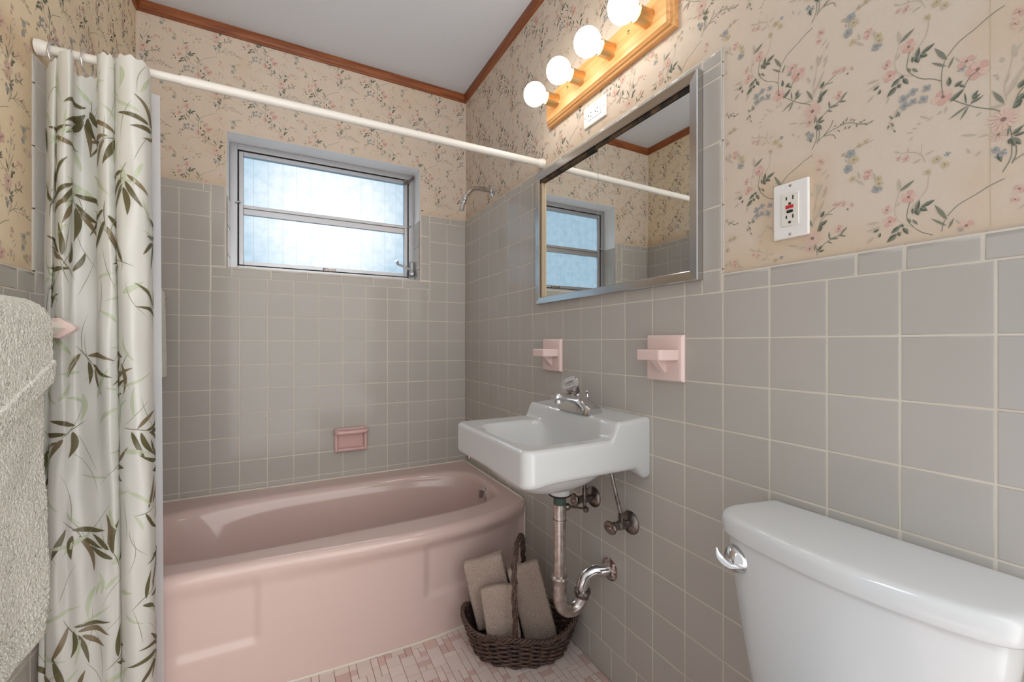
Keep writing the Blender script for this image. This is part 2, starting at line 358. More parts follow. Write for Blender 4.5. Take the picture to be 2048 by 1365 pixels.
LEAVES= [('d', 63, -32, 99, -27, 116), ('d', 68, -25, 104, -8, 111), ('d', 73, -27, 103, -17, 96), ('d', 83, -31, 102, -28, 91), ('d', 44, -35, 105, -36, 95), ('d', 73, -51, 77, -49, 82), ('d', 73, -52, 79, -64, 69), ('d', 83, -56, 67, -70, 55), ('d', 63, -48, 76, -41, 63), ('d', 59, -54, 70, -52, 62), ('d', 59, 8, 33, 8, 48), ('d', 63, 14, 29, 23, 34), ('d', 68, 9, 8, 25, 21), ('d', 44, 33, 2, 40, 11), ('d', 49, 32, -4, 43, -2), ('d', 44, 33, 0, 42, 4), ('d', 24, 27, -4, 25, 15), ('d', 73, 79, -8, 86, 3), ('d', 78, 76, -24, 92, -16), ('d', 78, 74, -34, 83, -25), ('d', 59, 76, -27, 82, -22), ('d', 54, 73, -71, 84, -62), ('d', 44, 75, -73, 87, -72), ('d', 73, 73, -75, 82, -88), ('d', 59, 73, -75, 70, -83), ('d', 59, 73, -76, 76, -88), ('d', 49, -89, 77, -80, 81), ('d', 49, -81, 66, -79, 74), ('d', 54, 60, -92, 63, -106), ('d', 34, 18, 31, 27, 21), ('g', 59, 6, 75, -9, 103), ('g', 34, 5, 66, -13, 82), ('g', 29, 7, 61, 14, 77), ('g', 54, -52, 138, -33, 151), ('g', 49, 66, -23, 54, 2), ('g', 34, 109, -48, 123, -54), ('g', 34, 94, -52, 111, -55), ('g', 29, 91, -57, 100, -62), ('g', 34, 95, -53, 94, -39), ('g', 29, 112, -49, 124, -36), ('g', 29, 29, -7, 7, -19), ('g', 29, 30, -8, 20, -26), ('g', 20, 30, -7, 47, 1), ('g', 39, -59, 16, -51, 20), ('g', 29, -56, 25, -52, 14), ('g', 29, -61, 14, -67, 22), ('g', 29, -64, 9, -60, 0), ('g', 24, -67, 6, -69, -1), ('g', 24, -60, -5, -58, -11), ('g', 39, -36, 86, -29, 76), ('g', 34, -38, 82, -42, 90), ('g', 24, 70, -59, 69, -72), ('g', 22, 121, -92, 125, -84), ('g', 22, 118, -88, 117, -96), ('g', 22, 128, -93, 133, -91), ('g', 29, 129, -102, 125, -107), ('g', 24, 138, -104, 140, -110), ('g', 22, 142, -102, 148, -104), ('g', 22, 150, -108, 155, -113), ('g', 24, 121, -100, 120, -106), ('g', 24, 109, -101, 112, -106), ('g', 20, 103, -93, 106, -90), ('g', 17, 158, -111, 163, -108), ('g', 20, 133, -98, 136, -93), ('g', 20, 114, -95, 113, -91), ('g', 20, 148, -102, 152, -102), ('g', 34, 123, -3, 126, -6), ('p', 44, -52, 138, -54, 160), ('p', 34, 67, -15, 87, 25), ('p', 34, 68, -24, 49, -22), ('p', 34, -52, 120, -57, 113), ('p', 34, -80, 92, -99, 94), ('p', 29, -77, 86, -101, 80), ('p', 39, -88, 69, -99, 59), ('p', 34, -67, 54, -71, 44), ('p', 63, 77, 38, 74, 59), ('p', 44, 75, 45, 83, 56), ('p', 34, 85, 40, 92, 49), ('p', 54, 64, 38, 63, 46), ('p', 39, 60, 21, 54, 25), ('p', 34, 60, 14, 58, 22), ('p', 24, 66, 3, 72, 20), ('p', 39, 83, 29, 91, 42), ('p', 34, -16, -6, -27, 3), ('p', 29, -25, -9, -32, -9), ('p', 29, -18, -10, -11, -4), ('p', 39, 0, -1, -6, -5), ('p', 34, 5, 4, 3, -7), ('p', 29, -35, -20, -44, -18), ('p', 29, -30, -15, -37, -14), ('p', 24, -35, -27, -41, -32), ('p', 34, 52, -60, 39, -60), ('p', 29, 39, -56, 20, -49), ('p', 39, 43, -24, 37, -28), ('p', 39, -25, -68, -37, -71), ('p', 29, -52, -47, -61, -42), ('p', 29, -20, -63, -9, -60), ('p', 24, -41, -51, -42, -42), ('p', 20, 27, 41, 39, 66), ('p', 44, 143, -205, 140, -190), ('p', 44, 166, -213, 163, -200), ('p', 39, 150, -218, 133, -200), ('p', 34, 123, -167, 120, -160), ('p', 34, 31, -81, 27, -71), ('p', 29, 37, -88, 43, -81), ('p', 29, 87, -188, 94, -177), ('p', 24, 79, -179, 91, -168), ('p', 24, 20, 65, 15, 74)]
FL= [('r', 112, -41, 125, 5), ('r', 98, -66, 90, 5), ('r', 78, -70, 111, 4), ('r', 127, 1, 20, 5), ('r', 103, 27, 61, 4), ('r', 137, 39, 42, 5), ('r', 54, 105, 10, 4), ('r', 54, 110, 9, 4), ('r', 54, 118, 7, 4), ('r', 39, 131, 2, 4), ('r', 83, 110, -37, 4), ('k', 171, 65, -45, 14), ('k', 98, 60, -65, 10), ('r', 54, -44, -60, 4), ('r', 39, -54, -56, 4), ('b', 73, -84, 152, 5), ('b', 83, 129, -154, 5), ('b', 78, 125, -180, 5), ('y', 59, -81, 160, 5), ('y', 73, 134, -167, 5), ('y', 59, -6, -76, 5), ('y', 54, 3, -87, 5), ('y', 49, -17, -92, 4), ('b', 63, -35, 47, 4), ('b', 59, -18, 44, 4), ('b', 73, -47, 41, 4), ('b', 54, -35, 31, 4), ('b', 63, -22, 28, 4), ('b', 68, -46, 29, 4), ('b', 54, 57, -86, 4), ('b', 54, 64, -93, 4), ('b', 49, 60, -96, 4), ('b', 39, 6, -72, 4), ('b', 54, 22, 53, 4), ('r', 59, -97, 179, 5), ('r', 63, 155, -197, 5), ('y', 63, 170, -214, 5), ('y', 59, 132, -201, 5), ('y', 49, 142, -144, 4), ('y', 49, 152, -141, 4), ('r', 73, 80, -150, 4), ('r', 54, 76, -164, 4), ('y', 39, 117, -151, 4)]
PI_ = [0]
PM = dict(d=1, g=2, p=3, r=4, k=5, b=6, y=7, c=8)
def print_motif(mb, mp, ou, ov, sgn, ok):
    def put(pts, mi, d):
        PI_[0] = (PI_[0]+1) % 400; d = WP-.0002-PI_[0]*.0000022
        q = [(ou+sgn*u/1000., ov+v/1000.) for u, v in pts]
        if all(ok(a, b) for a, b in q):
            mb.add([mp(a, b, d) for a, b in q], [tuple(range(len(q)))], mi)
    for c, w, pts in STEMS:
        h = .55 if c != 'p' else .42
        fine = [tuple(p)[:2] for p in crom([(u, v, 0) for u, v in pts], 3)]
        for (x0, y0), (x1, y1) in zip(fine, fine[1:]):
            dx, dy = x1-x0, y1-y0; l = math.hypot(dx, dy) or 1; nx, ny = -dy/l*h, dx/l*h
            put([(x0+nx, y0+ny), (x0-nx, y0-ny), (x1-nx, y1-ny), (x1+nx, y1+ny)], PM['g' if c == 'g' else 'p'], WP-.0003)
    for c, w, x0, y0, x1, y1 in LEAVES:
        dx, dy = x1-x0, y1-y0; l = math.hypot(dx, dy) or 1; nx, ny = -dy/l, dx/l; h = w/20.
        A = [(x0+dx*t+nx*h*k, y0+dy*t+ny*h*k) for t, k in ((0, 0), (.2, .7), (.45, 1), (.75, .6), (1, 0))]
        B = [(x0+dx*t-nx*h*k, y0+dy*t-ny*h*k) for t, k in ((1, 0), (.75, .6), (.45, 1), (.2, .7), (0, 0))]
        put(A+[(x0+dx*.5, y0+dy*.5)], PM['g' if c == 'd' else c], WP-.0004)
        put(B+[(x0+dx*.5, y0+dy*.5)], PM[c], WP-.0004)
    for c, r, x, y, k in FL:
        R_ = r/10.; rng = random.Random(r*131+x*7+y)
        a0 = rng.random()*6
        for i in range(k):
            a = a0+2*PI*i/k; pw = R_*(.42 if k < 8 else .12)
            ux, uy = math.cos(a), math.sin(a)
            L_ = R_*rng.uniform(.85, 1.1)
            pts = [(x+ux*L_*t-uy*pw*s_, y+uy*L_*t+ux*pw*s_) for t, s_ in ((.1, .15), (.45, .75), (.75, 1), (1, .5), (1, -.5), (.75, -1), (.45, -.75), (.1, -.15))]
            put(pts, PM[c] if (i % 2 == 0 or c != 'r') else PM['k'], WP-.0005-.00002*i)
            put([(x+ux*L_*.25-uy*pw*.12, y+uy*L_*.25+ux*pw*.12), (x+ux*L_*.85, y+uy*L_*.85), (x+ux*L_*.25+uy*pw*.12, y+uy*L_*.25-ux*pw*.12)], PM['r'] if c in 'rk' else PM['g'], WP-.0008)
        rc = R_*.2
        put([(x+rc*math.cos(t*PI/3), y+rc*math.sin(t*PI/3)) for t in range(6)], PM['c'], WP-.0009)
def paper(mb, mp, a0, a1, b0, b1, sgn, pa, pb, ok):
    k0 = int(math.floor((min(sgn*a0, sgn*a1)-.3)/.252)); k1 = int(math.ceil((max(sgn*a0, sgn*a1)+.3)/.252))
    for k in range(k0, k1+1):
        ou = sgn*(k*.252+pa)
        for j in range(-1, int((b1-b0)/.25)+3):
            ov = b0+pb+j*.25-(.133*k % .25)
            print_motif(mb, mp, ou, ov, sgn, ok)
PAPER = ['p_dark', 'p_mid', 'p_pale', 'p_rose', 'p_blush', 'p_blue', 'p_straw', 'p_core']
# back wall
mb = MB()
for a0, a1, b0, b1 in ((LX-.12, WX0, 0, 2.55), (WX1, .13, 0, 2.55), (WX0, WX1, 0, WZ0), (WX0, WX1, WZ1, 2.55)):
    mb.box((a0, .21, b0), (a1, WP, b1), 9)
    quad(mb, back, a0, a1, b0, b1, WP-.00005, 0)
okb = lambda a, b: LX < a < -.002 and b < 2.455 and (b > TUBT+.003 if not (WX0-.004 < a < WX1+.004) else b > WZ1+.004)
paper(mb, back, LX, 0, 1.75, 2.46, 1, .02, .05, okb)
wb = struct(mb.build('wall_back', ['wallpaper']+PAPER+['plaster'], loc=(0, 0, 0), smooth=False, recalc=False))
mb = MB()
cols = sorted([-i*P for i in range(0, 14)]+[LX]); rows = [ROW0-j*P for j in range(10, -6, -1)]+[TUBZ]
BL, BR, BB = -1.1935, -.2079, 1.363
field(mb, back, cols, [.33]+[r for r in rows if r > .36], [(BL, BR, BB, 2.1)])
quad(mb, back, LX, BL, .3, TUBT-.004, .0009); quad(mb, back, BR, 0, .3, TUBT-.004, .0009); quad(mb, back, BL, BR, .3, WZ0-.004, .0009)
quad(mb, back, BL, WX0-.001, WZ0-.004, TUBT-.004, .0009); quad(mb, back, WX1+.001, BR, WZ0-.004, TUBT-.004, .0009)
def strip(a0, a1, n0, st=.1524, fn=None):
    out = [a0]; x = n0
    while x < a1-.004:
        if x > a0+.004: out.append(x)
        x += st
    out.append(a1); return out
js = strip(LX, BL, LX+.07)
for x0, x1 in zip(js, js[1:]): tile(mb, back, x0, x1, TUBZ, TUBT, 'gggr')
for x0, x1 in zip([BR, -.09, 0], [-.09, 0]): tile(mb, back, x0, x1, TUBZ, TUBT, 'gggr')
js = strip(BL, BR, WX0+.02)
for x0, x1 in zip(js, js[1:]): tile(mb, back, x0, x1, BB, WZ0, 'gggr')
js = [WZ0, 1.50, 1.65, TUBT]
for z0, z1 in zip(js, js[1:]):
    tile(mb, back, BL, WX0, z0, z1, 'grg'+('r' if z1 == TUBT else 'g')); tile(mb, back, WX1, BR, z0, z1, 'rgg'+('r' if z1 == TUBT else 'g'))
# tiled reveal sides
revL = lambda a, b, d: (WX0+.003-d, a, b)
revR = lambda a, b, d: (WX1-.003+d, a, b)
js = [WZ0, 1.47, 1.60, 1.735]
for z0, z1 in zip(js, js[1:]):
    tile(mb, revL, .004, .12, z0, z1); tile(mb, revR, .004, .12, z0, z1)
# small filled anchor holes
def dot(mp, a, b, r=.0024):
    mb.add([mp(a+r*math.cos(t*PI/5), b+r*math.sin(t*PI/5), -.0003) for t in range(10)], [tuple(range(10))], 1)
for a, b in ((-.966, .752), (-.984, .734), (-.966, .716), (-.385, .765), (-.366, .751), (-.385, .737)): dot(back, a, b)
tf = mb.build('tile_field', ['tile', 'grout'], parent=wb, angle=60, recalc=False)
# right wall
mb = MB()
mb.box((.12, YF, 0), (WP+.00005, .21, 2.55), 9); quad(mb, right, YF, .006, 0, 2.55, WP, 0)
SE = -1.6205
okr = lambda a, b: a < -.001 and a > YF and b < 2.437 and b > (TUBT+.003 if a > SE-.002 else 1.2385)
paper(mb, right, -2.35, 0, 1.25, 2.46, -1, 1.744-.252*7, .25, okr)
mb.add([right(-2.0475, 1.2385, WP-.0003), right(-2.0485, 1.2385, WP-.0003), right(-2.0485, 2.43, WP-.0003), right(-2.0475, 2.43, WP-.0003)], [(0, 1, 2, 3)], 7)
wr = struct(mb.build('wall_right', ['wallpaper']+PAPER+['plaster'], loc=(0, 0, 0), smooth=False, recalc=False))
mb = MB()
cols = sorted([0]+[-(.0964+i*P) for i in range(0, 27)]); cb = sorted([0]+[-(.0964-.062+i*P) for i in range(0, 27)])
rz = [ROW0-j*P for j in range(9, -2, -1)]
field(mb, right, [c for c in cols], rz)
field(mb, right, cb, [0, rz[0]])
ct = [c for c in cols if c > SE-.001]
field(mb, right, ct, [ROW0-j*P for j in range(-1, -6, -1)]+[TUBZ], [(SE-.01, -1.563, 1.0, 2)])
js = [CAPZ, 1.243, 1.395, 1.547, 1.70, TUBZ, TUBT]
for z0, z1 in zip(js, js[1:]): tile(mb, right, SE, -1.563, z0, z1, 'rgg'+('r' if z1 == TUBT else 'g'))
js = [-1.563]+[-1.563+.1524*k for k in range(1, 11)]+[0]
for a0, a1 in zip(js, js[1:]): tile(mb, right, a0, a1, TUBZ, TUBT, 'gggr')
capj = [SE, -1.7284, -1.884, -1.952, -2.042, -2.194, -2.346, -2.498, -2.65, -2.8, YF]
for a1, a0 in zip(capj, capj[1:]): tile(mb, right, a0, a1, CAPZ, 1.2355, 'gggr')
quad(mb, right, YF, 0, 0, 1.2315, .0009); quad(mb, right, SE+.004, 0, 1.2315, TUBT-.004, .0009)
mb.build('tile_field', ['tile', 'grout'], parent=wr, angle=60, recalc=False)
# left wall
mb = MB()
YD = -1.70
mb.box((LX-.12, YD, 0), (LX-WP-.00005, .21, 2.55), 9); quad(mb, left, YD, .006, 0, 2.55, WP, 0)
LE = -.815
okl = lambda a, b: a < -.001 and a > YD and b < 2.45 and b > (TUBT+.003 if a > LE-.002 else 1.2475)
paper(mb, left, -1.7, 0, 1.25, 2.46, 1, .03, .19, okl)
wl = struct(mb.build('wall_left', ['wallpaper_aged']+PAPER+['plaster'], loc=(0, 0, 0), smooth=False, recalc=False))
mb = MB()
cols = sorted([0, YD]+[-(.075+i*P) for i in range(0, 15)])
rz = [0]+[ROW0-j*P for j in range(9, -2, -1)]
field(mb, left, cols, rz)
field(mb, left, [c for c in cols if c > LE+.05]+[], [ROW0-j*P for j in range(-1, -6, -1)]+[TUBZ])
cz = [CAPZ, 1.243, 1.395, 1.547, 1.70, TUBT]
for z0, z1 in zip(cz, cz[1:]): tile(mb, left, LE, min(c for c in cols if c > LE+.05), z0, z1, 'rgg'+('r' if z1 == TUBT else 'g'))
js = [-.72, -.57, -.42, -.27, -.12, 0]
for a0, a1 in zip(js, js[1:]): tile(mb, left, a0, a1, TUBZ, TUBT, 'gggr')
js = [YD]+[LE-.0755-.1524*k for k in range(5, -1, -1)]+[LE]
for a0, a1 in zip(js, js[1:]): tile(mb, left, a0, a1, CAPZ, 1.2445, 'gggr')
quad(mb, left, YD, 0, 0, 1.24, .0009); quad(mb, left, LE+.004, 0, 1.24, TUBT-.004, .0009)
mb.build('tile_field', ['tile', 'grout'], parent=wl, angle=60, recalc=False)
# ceiling, floor
mb = MB(); mb.box((LX-.13, YF, ZC), (.13, .22, ZC+.06)); struct(mb.build('ceiling', 'ceiling', loc=(0, 0, ZC), smooth=False))
mb = MB(); mb.box((LX-.13, YF, -.06), (.13, .22, -.0012), 2)
G = .0225; nx = int(1.46/G)+1; ny = int(2.3/G)+1; occ = set(); rng = random.Random(3); Y0 = -.62
def ftile(i, j, w, h, mi):
    g = .0008; x0 = LX+i*G+g; x1 = LX+(i+w)*G-g; y1 = Y0-j*G-g; y0 = Y0-(j+h)*G+g
    x1 = min(x1, 0); 
    if x1 <= x0: return
    mb.add([(x0, y0, -.0012), (x1, y0, -.0012), (x1, y1, -.0012), (x0, y1, -.0012), (x0+.0006, y0+.0006, 0), (x1-.0006, y0+.0006, 0), (x1-.0006, y1-.0006, 0), (x0+.0006, y1-.0006, 0)],
           [(4, 5, 6, 7), (0, 1, 5, 4), (1, 2, 6, 5), (2, 3, 7, 6), (3, 0, 4, 7)], mi)
for j in range(ny):
    for i in range(nx):
        if (i, j) in occ: continue
        opts = [(2, 2)]*5+[(2, 1)]*4+[(1, 2)]*4+[(1, 1)]*3; rng.shuffle(opts)
        for w, h in opts+[(1, 1)]:
            cells = [(i+a, j+b) for a in range(w) for b in range(h)]
            if all(c not in occ and c[0] < nx for c in cells): break
        occ.update(cells)
        p = {1: .62, 2: .22, 4: .04}[w*h]
        ftile(i, j, w, h, 1 if rng.random() < p else 0)
struct(mb.build('floor', ['floor_a', 'floor_b', 'floor_grout'], loc=(0, 0, 0), smooth=False))
# ceiling trim
def trim(n, p0, p1, inward, m):
    mb = MB(); p0 = V(p0); p1 = V(p1); iw = V(inward)
    prof = [(0, 0), (.006, 0), (.009, .004), (.0095, .012), (.014, .018), (.016, .028), (.016, .043), (0, .043)]
    rings = [[p+iw*a+V((0, 0, b)) for a, b in prof] for p in (p0, p1)]
    mb.loft(rings, True); return struct(mb.build('trim_%d' % n, m, loc=p0, angle=25))
trim(1, (LX-.006, .006, ZC-.0435), (.006, .006, ZC-.0435), (0, -1, 0), 'trim_x')
trim(2, (.006, .006, ZC-.0435), (.006, YF, ZC-.0435), (-1, 0, 0), 'trim_y')
trim(3, (LX-.006, .006, ZC-.0435), (LX-.006, YD, ZC-.0435), (1, 0, 0), 'trim_y')
# ---------------------------------------------------------------- window
FY = .12
wn = bpy.data.objects.new('window_1', None); C.objects.link(wn); wn.location = (-.7, FY, WZ0); ORI[wn.name] = V(wn.location); struct(wn)
def frame(mb, x0, x1, z0, z1, w, y0, y1, wb_=None, wt=None, mi=0):
    wb_ = w if wb_ is None else wb_; wt = w if wt is None else wt
    mb.box((x0, y0, z0), (x0+w, y1, z1), mi); mb.box((x1-w, y0, z0), (x1, y1, z1), mi)
    mb.box((x0+w, y0, z0), (x1-w, y1, z0+wb_), mi); mb.box((x0+w, y0, z1-wt), (x1-w, y1, z1), mi)
mb = MB(); frame(mb, WX0+.0005, WX1-.0005, WZ0+.0005, WZ1-.0005, .031, FY-.004, FY+.06, .026, .028)
wf = mb.build('window_frame', 'aluminium', parent=wn, bevel=.0015, smooth=False)
wf.data.update()
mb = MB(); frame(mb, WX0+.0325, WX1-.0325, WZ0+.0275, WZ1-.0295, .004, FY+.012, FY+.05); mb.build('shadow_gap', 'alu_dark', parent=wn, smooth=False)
sx0, sx1, sz0, sz1 = WX0+.0365, WX1-.0365, WZ0+.0315, WZ1-.0335
mb = MB(); frame(mb, sx0, sx1, sz0, sz1, .0185, FY+.002, FY+.035)
mb.box((sx0+.0185, FY+.006, 1.684), (sx1-.0185, FY+.03, 1.712)); mb.box((sx0+.0185, FY-.004, 1.712), (sx1-.0185, FY+.03, 1.727))
mb.build('sash', 'aluminium', parent=wn, bevel=.0015, smooth=False)
for z0, z1 in ((sz0+.0185, 1.684), (1.727, sz1-.0185)):
    mb = MB(); mb.box((sx0+.0185, FY+.016, z0), (sx1-.0185, FY+.021, z1)); mb.build('pane', 'pane', parent=wn, smooth=False)
mb = MB(); mb.box((-.292, FY-.03, 1.45), (-.272, FY-.006, 1.525)); mb.build('crank_housing', 'aluminium', parent=wn, bevel=.005)
mb = MB(); mb.lathe([(.002, -.004), (.014, 0), (.016, .012), (.012, .024), (.001, .027)], (-.283, FY-.028, 1.452), (-.25, -1, .2), 16)
mb.tube(crom([(-.285, FY-.045, 1.455), (-.30, FY-.052, 1.474), (-.33, FY-.055, 1.487), (-.368, FY-.058, 1.497)], 5), [.0085]*3+[.007]*8+[.006]*5, 10)
mb.tube([(-.366, FY-.058, 1.496), (-.372, FY-.064, 1.506), (-.378, FY-.07, 1.514)], [.006, .008, .010], 10)
mb.build('crank_handle', 'aluminium', parent=wn)
mb = MB(); mb.box((-.322, FY-.012, 1.962), (-.288, FY+.004, 1.983)); mb.tube([(-.325, FY-.014, 1.955), (-.283, FY-.016, 1.985), (-.27, FY-.03, 1.998)], .006, 8)
mb.build('hinge_arm', 'dull_metal', parent=wn)
for x, z in ((WX0+.031, 1.735), (WX1-.031, 1.722)):
    mb = MB(); mb.tube([(x-.01, FY-.008, z-.004), (x+.012, FY-.01, z+.005)], .0042, 8); mb.build('sash_pin', 'aluminium', parent=wn)
mb = MB(); mb.box((-.735, FY-.012, WZ0+.028), (-.675, FY+.004, WZ0+.044)); mb.build('sash_lock', 'dull_metal', parent=wn, bevel=.003)
# ---------------------------------------------------------------- bathtub
T = thing('bathtub', 'pink enamelled bathtub built in along the tiled wall under the window', 'bathtub', (-.72, -.4, 0))
RIM = .40
YR = [(LX, -.745), (-1.207, -.750), (-.982, -.760), (-.72, -.785), (-.468, -.800), (-.278, -.787), (-.107, -.748), (-.023, -.709), (0, -.690)]
YA = [(LX, -.742), (-.982, -.752), (-.72, -.766), (-.47, -.775), (-.31, -.764), (-.12, -.732), (0, -.690)]
mb = MB()
cx, cy = -.71, -.395
N_ = 144
angs = sorted([2*PI*i/N_ for i in range(N_)])
def outer(a):
    dx, dy = math.cos(a), math.sin(a); best = 9
    if dx > 1e-6: best = min(best, (-.0013-cx)/dx)
    if dx < -1e-6: best = min(best, (LX+.001-cx)/dx)
    if dy > 1e-6: best = min(best, (-.0013-cy)/dy)
    if dy < -1e-6:
        t0, t1 = 0, 2.
        for _ in range(40):
            t = (t0+t1)/2
            if cy+dy*t > sinterp(YR, min(0, max(LX, cx+dx*t)))+.028: t0 = t
            else: t1 = t
        best = min(best, t0)
    return cx+dx*best, cy+dy*best
def sel(a, x0, x1, y0, y1, n, z):
    mx, my, A, B = (x0+x1)/2, (y0+y1)/2, (x1-x0)/2, (y1-y0)/2
    c, s = math.cos(a), math.sin(a)
    r = (abs(c/A)**n+abs(s/B)**n)**(-1/n)
    return (mx+c*r, my+s*r, z)
def inner(k):
    x0, x1, y0, y1, n, z = k
    return [sel(a, x0, x1, y0, y1, n, z) for a in angs]
I0 = (-1.375, -.048, -.672, -.122, 4.2, RIM-.001)
# angles for the inner rings are measured about their own centre: use the outline parametrised by the outer angle
rings = [[(*outer(a), RIM) for a in angs]]
o0 = rings[0]; i0 = inner(I0)
rings.append([(lerp(p[0], q[0], .5), lerp(p[1], q[1], .5), RIM+.0005) for p, q in zip(o0, i0)])
rings.append([(lerp(p[0], q[0], .85), lerp(p[1], q[1], .85), RIM) for p, q in zip(o0, i0)])
for k in (I0, (-1.367, -.054, -.664, -.130, 4.2, RIM-.005), (-1.358, -.060, -.656, -.138, 4.2, RIM-.014), (-1.345, -.066, -.650, -.144, 4.1, RIM-.03),
          (-1.31, -.076, -.640, -.152, 4.0, .32), (-1.25, -.092, -.626, -.166, 3.8, .22), (-1.19, -.110, -.610, -.182, 3.6, .13), (-1.15, -.135, -.590, -.20, 3.4, .09), (-1.09, -.18, -.55, -.24, 3.2, .07), (-.9, -.4, -.45, -.34, 2.5, .065)):
    rings.append(inner(k))
mb.loft(rings, True, False, True)
# rolled front rim and apron with recessed end panels
def apron(u, v):
    x = lerp(LX+.0005, -.0005, u); r = sinterp(YR, x); a = sinterp(YA, x)
    end = sm(-.968, -.996, x)+sm(-.474, -.446, x)*sm(0, -.04, x)
    if v < .3:
        th = PI/2*(v/.3)
        return (x, r+.028*(1-math.sin(th)), RIM-.026*(1-math.cos(th)))
    t = (v-.3)/.7; z = lerp(RIM-.026, 0, t)
    step = .009*end*sm(.142, .172, z)
    y = lerp(r, a+step, sm(RIM-.03, RIM-.085, z))
    return (x, y, z)
mb.grid(apron, 220, 60)
mb.build('tub_shell', 'pink', parent=T, angle=50, recalc=True)
mb = MB()
mb.lathe([(.041, -.004), (.041, .003), (.037, .007), (.0, .010)], (-.0735, -.408, .340), (-1, 0, .13), 28)
mb.box((-.094, -.414, .332), (-.078, -.402, .366))
mb.build('overflow_plate', 'chrome', parent=T, angle=40)
def bead(name, pts, r, parent=T):
    m_ = MB(); m_.tube(pts, r, 6); return m_.build(name, 'caulk', parent=parent)
bead('caulk_bead', [(LX+.002, -.0062, RIM+.001), (-.006, -.0062, RIM+.001)], .005)
bead('caulk_bead', [(-.0068, -.008, RIM+.001), (-.0068, -.30, RIM+.001), (-.0068, -.66, RIM+.001), (-.0068, -.682, RIM-.006), (-.0068, -.692, RIM-.03), (-.0068, -.693, .2), (-.0068, -.693, .003)], .0055)
bead('caulk_bead', [(lerp(LX, 0, k/24)+.001*(k == 0)-.001*(k == 24), sinterp(YA, lerp(LX, 0, k/24))-.001, .001) for k in range(25)], .005)
# ---------------------------------------------------------------- wall hung sink
S = thing('wall_hung_sink', 'white porcelain wall-hung sink with a raised back deck', 'sink', (-.2, -1.16, .64))
SX, SY0, SY1 = -.405, -1.392, -.922
def H(x, y):
    deck = sm(-.138, -.110, x); z = lerp(.806, .853+.006*sm(-.1, 0, x), deck)
    u = (x-(-.241))/.137; v = (y-(-1.180))/.168
    q = (abs(u)**4.2+abs(v)**4.2)**(1/4.2)
    if q < 1.05:
        z -= .115*sm(1.04, .50, q)
    return z
def sdf(x, y, r=.03):   # distance inside the plan outline (front corners rounded, back square at the wall)
    mx, my = SX+r, None
    px = max(SX+r-x, 0); dyy = abs(y-(SY0+SY1)/2)-((SY1-SY0)/2-r); py = max(dyy, 0)
    ins = min(max(-(x-SX-r), -1e9), 0)
    if px > 0 and py > 0: return r-math.hypot(px, py)
    return min(x-SX, (SY1-SY0)/2-abs(y-(SY0+SY1)/2))
per = []
r = .03; K = 10
def seg(p, q, n): return [(lerp(p[0], q[0], i/n), lerp(p[1], q[1], i/n)) for i in range(n)]
def arc(cx_, cy_, a0, a1, n): return [(cx_+r*math.cos(math.radians(lerp(a0, a1, i/n))), cy_+r*math.sin(math.radians(lerp(a0, a1, i/n)))) for i in range(n)]
per += seg((-.0005, SY1), (SX+r, SY1), 60)+arc(SX+r, SY1-r, 90, 180, K)+seg((SX, SY1-r), (SX, SY0+r), 56)+arc(SX+r, SY0+r, 180, 270, K)+seg((SX+r, SY0), (-.0005, SY0), 60)+seg((-.0005, SY0), (-.0005, SY1), 56)
cX, cY = -.235, -1.157
mb = MB(); rings = []
RO = .012
for k in range(0, 70):
    s = .02+.98*(k/69)**.8
    rings.append([(lerp(cX, x, s), lerp(cY, y, s)) for x, y in per])
def top(x, y):
    d = max(0, sdf(x, y)); z = H(x, y)
    if d < RO: z -= RO-math.sqrt(max(0, RO*RO-(RO-d)**2))
    return (x, y, z)
def ex(p, d):   # inset ring used near the edge so the rounding stays crisp
    return p
R3 = [[top(x, y) for x, y in rg] for rg in rings[:-1]]
for d in (.009, .006, .0035, .0015, .0003):
    rg = []
    for x, y in per:
        f = 1-d/max(.05, math.hypot(x-cX, y-cY)); xx, yy = lerp(cX, x, f), lerp(cY, y, f)
        if x > -.001: xx = x
        rg.append(top(xx, yy))
    R3.append(rg)
def bot(x, y):
    side = abs(y-cY)/((SY1-SY0)/2)
    z = .716-.006*sm(-.3, -.4, x)
    z -= .030*sm(-.045, -.002, x)*1
    return z
R3.append([(x, y, H(x, y)-RO) for x, y in per])
for t in (.12, .3, .5, .7, .82):
    R3.append([(x, y, lerp(H(x, y)-RO, bot(x, y), t)) for x, y in per])
def pin(x, y, d, z): 
    f = 1-d/math.hypot(x-cX, y-cY); return (lerp(cX, x, f), lerp(cY, y, f), z)
R3 += [[pin(x, y, .0005, bot(x, y)+.012) for x, y in per], [pin(x, y, .003, bot(x, y)+.006) for x, y in per], [pin(x, y, .008, bot(x, y)+.0015) for x, y in per], [pin(x, y, .015, bot(x, y)) for x, y in per]]
nx_, ny_ = -.165, -1.187
def under(f, z, g=None, n=3.0, c=(-.232, -1.165)):
    g = f if g is None else g
    out = []
    for x, y in per:
        a = math.atan2(y-cY, x-cX); ca_, s_ = math.cos(a), math.sin(a)
        A, B = f, g; rr = (abs(ca_/A)**n+abs(s_/B)**n)**(-1/n)
        out.append((c[0]+ca_*rr, c[1]+s_*rr, z))
    return out
R3.append([(lerp(p[0], q[0], .5), lerp(p[1], q[1], .5), .719) for p, q in zip(R3[-1], under(.155, .70, .212))])
nk = (nx_, ny_)
R3 += [under(.152, .715, .208), under(.145, .703, .198), under(.126, .68, .170), under(.108, .661, .143), under(.086, .651, .115), under(.05, .647, .07, c=(-.2, -1.178)), under(.0355, .640, n=2, c=nk), under(.034, .630, n=2, c=nk), under(.0335, .609, n=2, c=nk), under(.031, .606, n=2, c=nk), under(.02, .6055, n=2, c=nk)]
mb.loft(R3, True, True, True)
mb.build('basin', 'white', parent=S, angle=75)
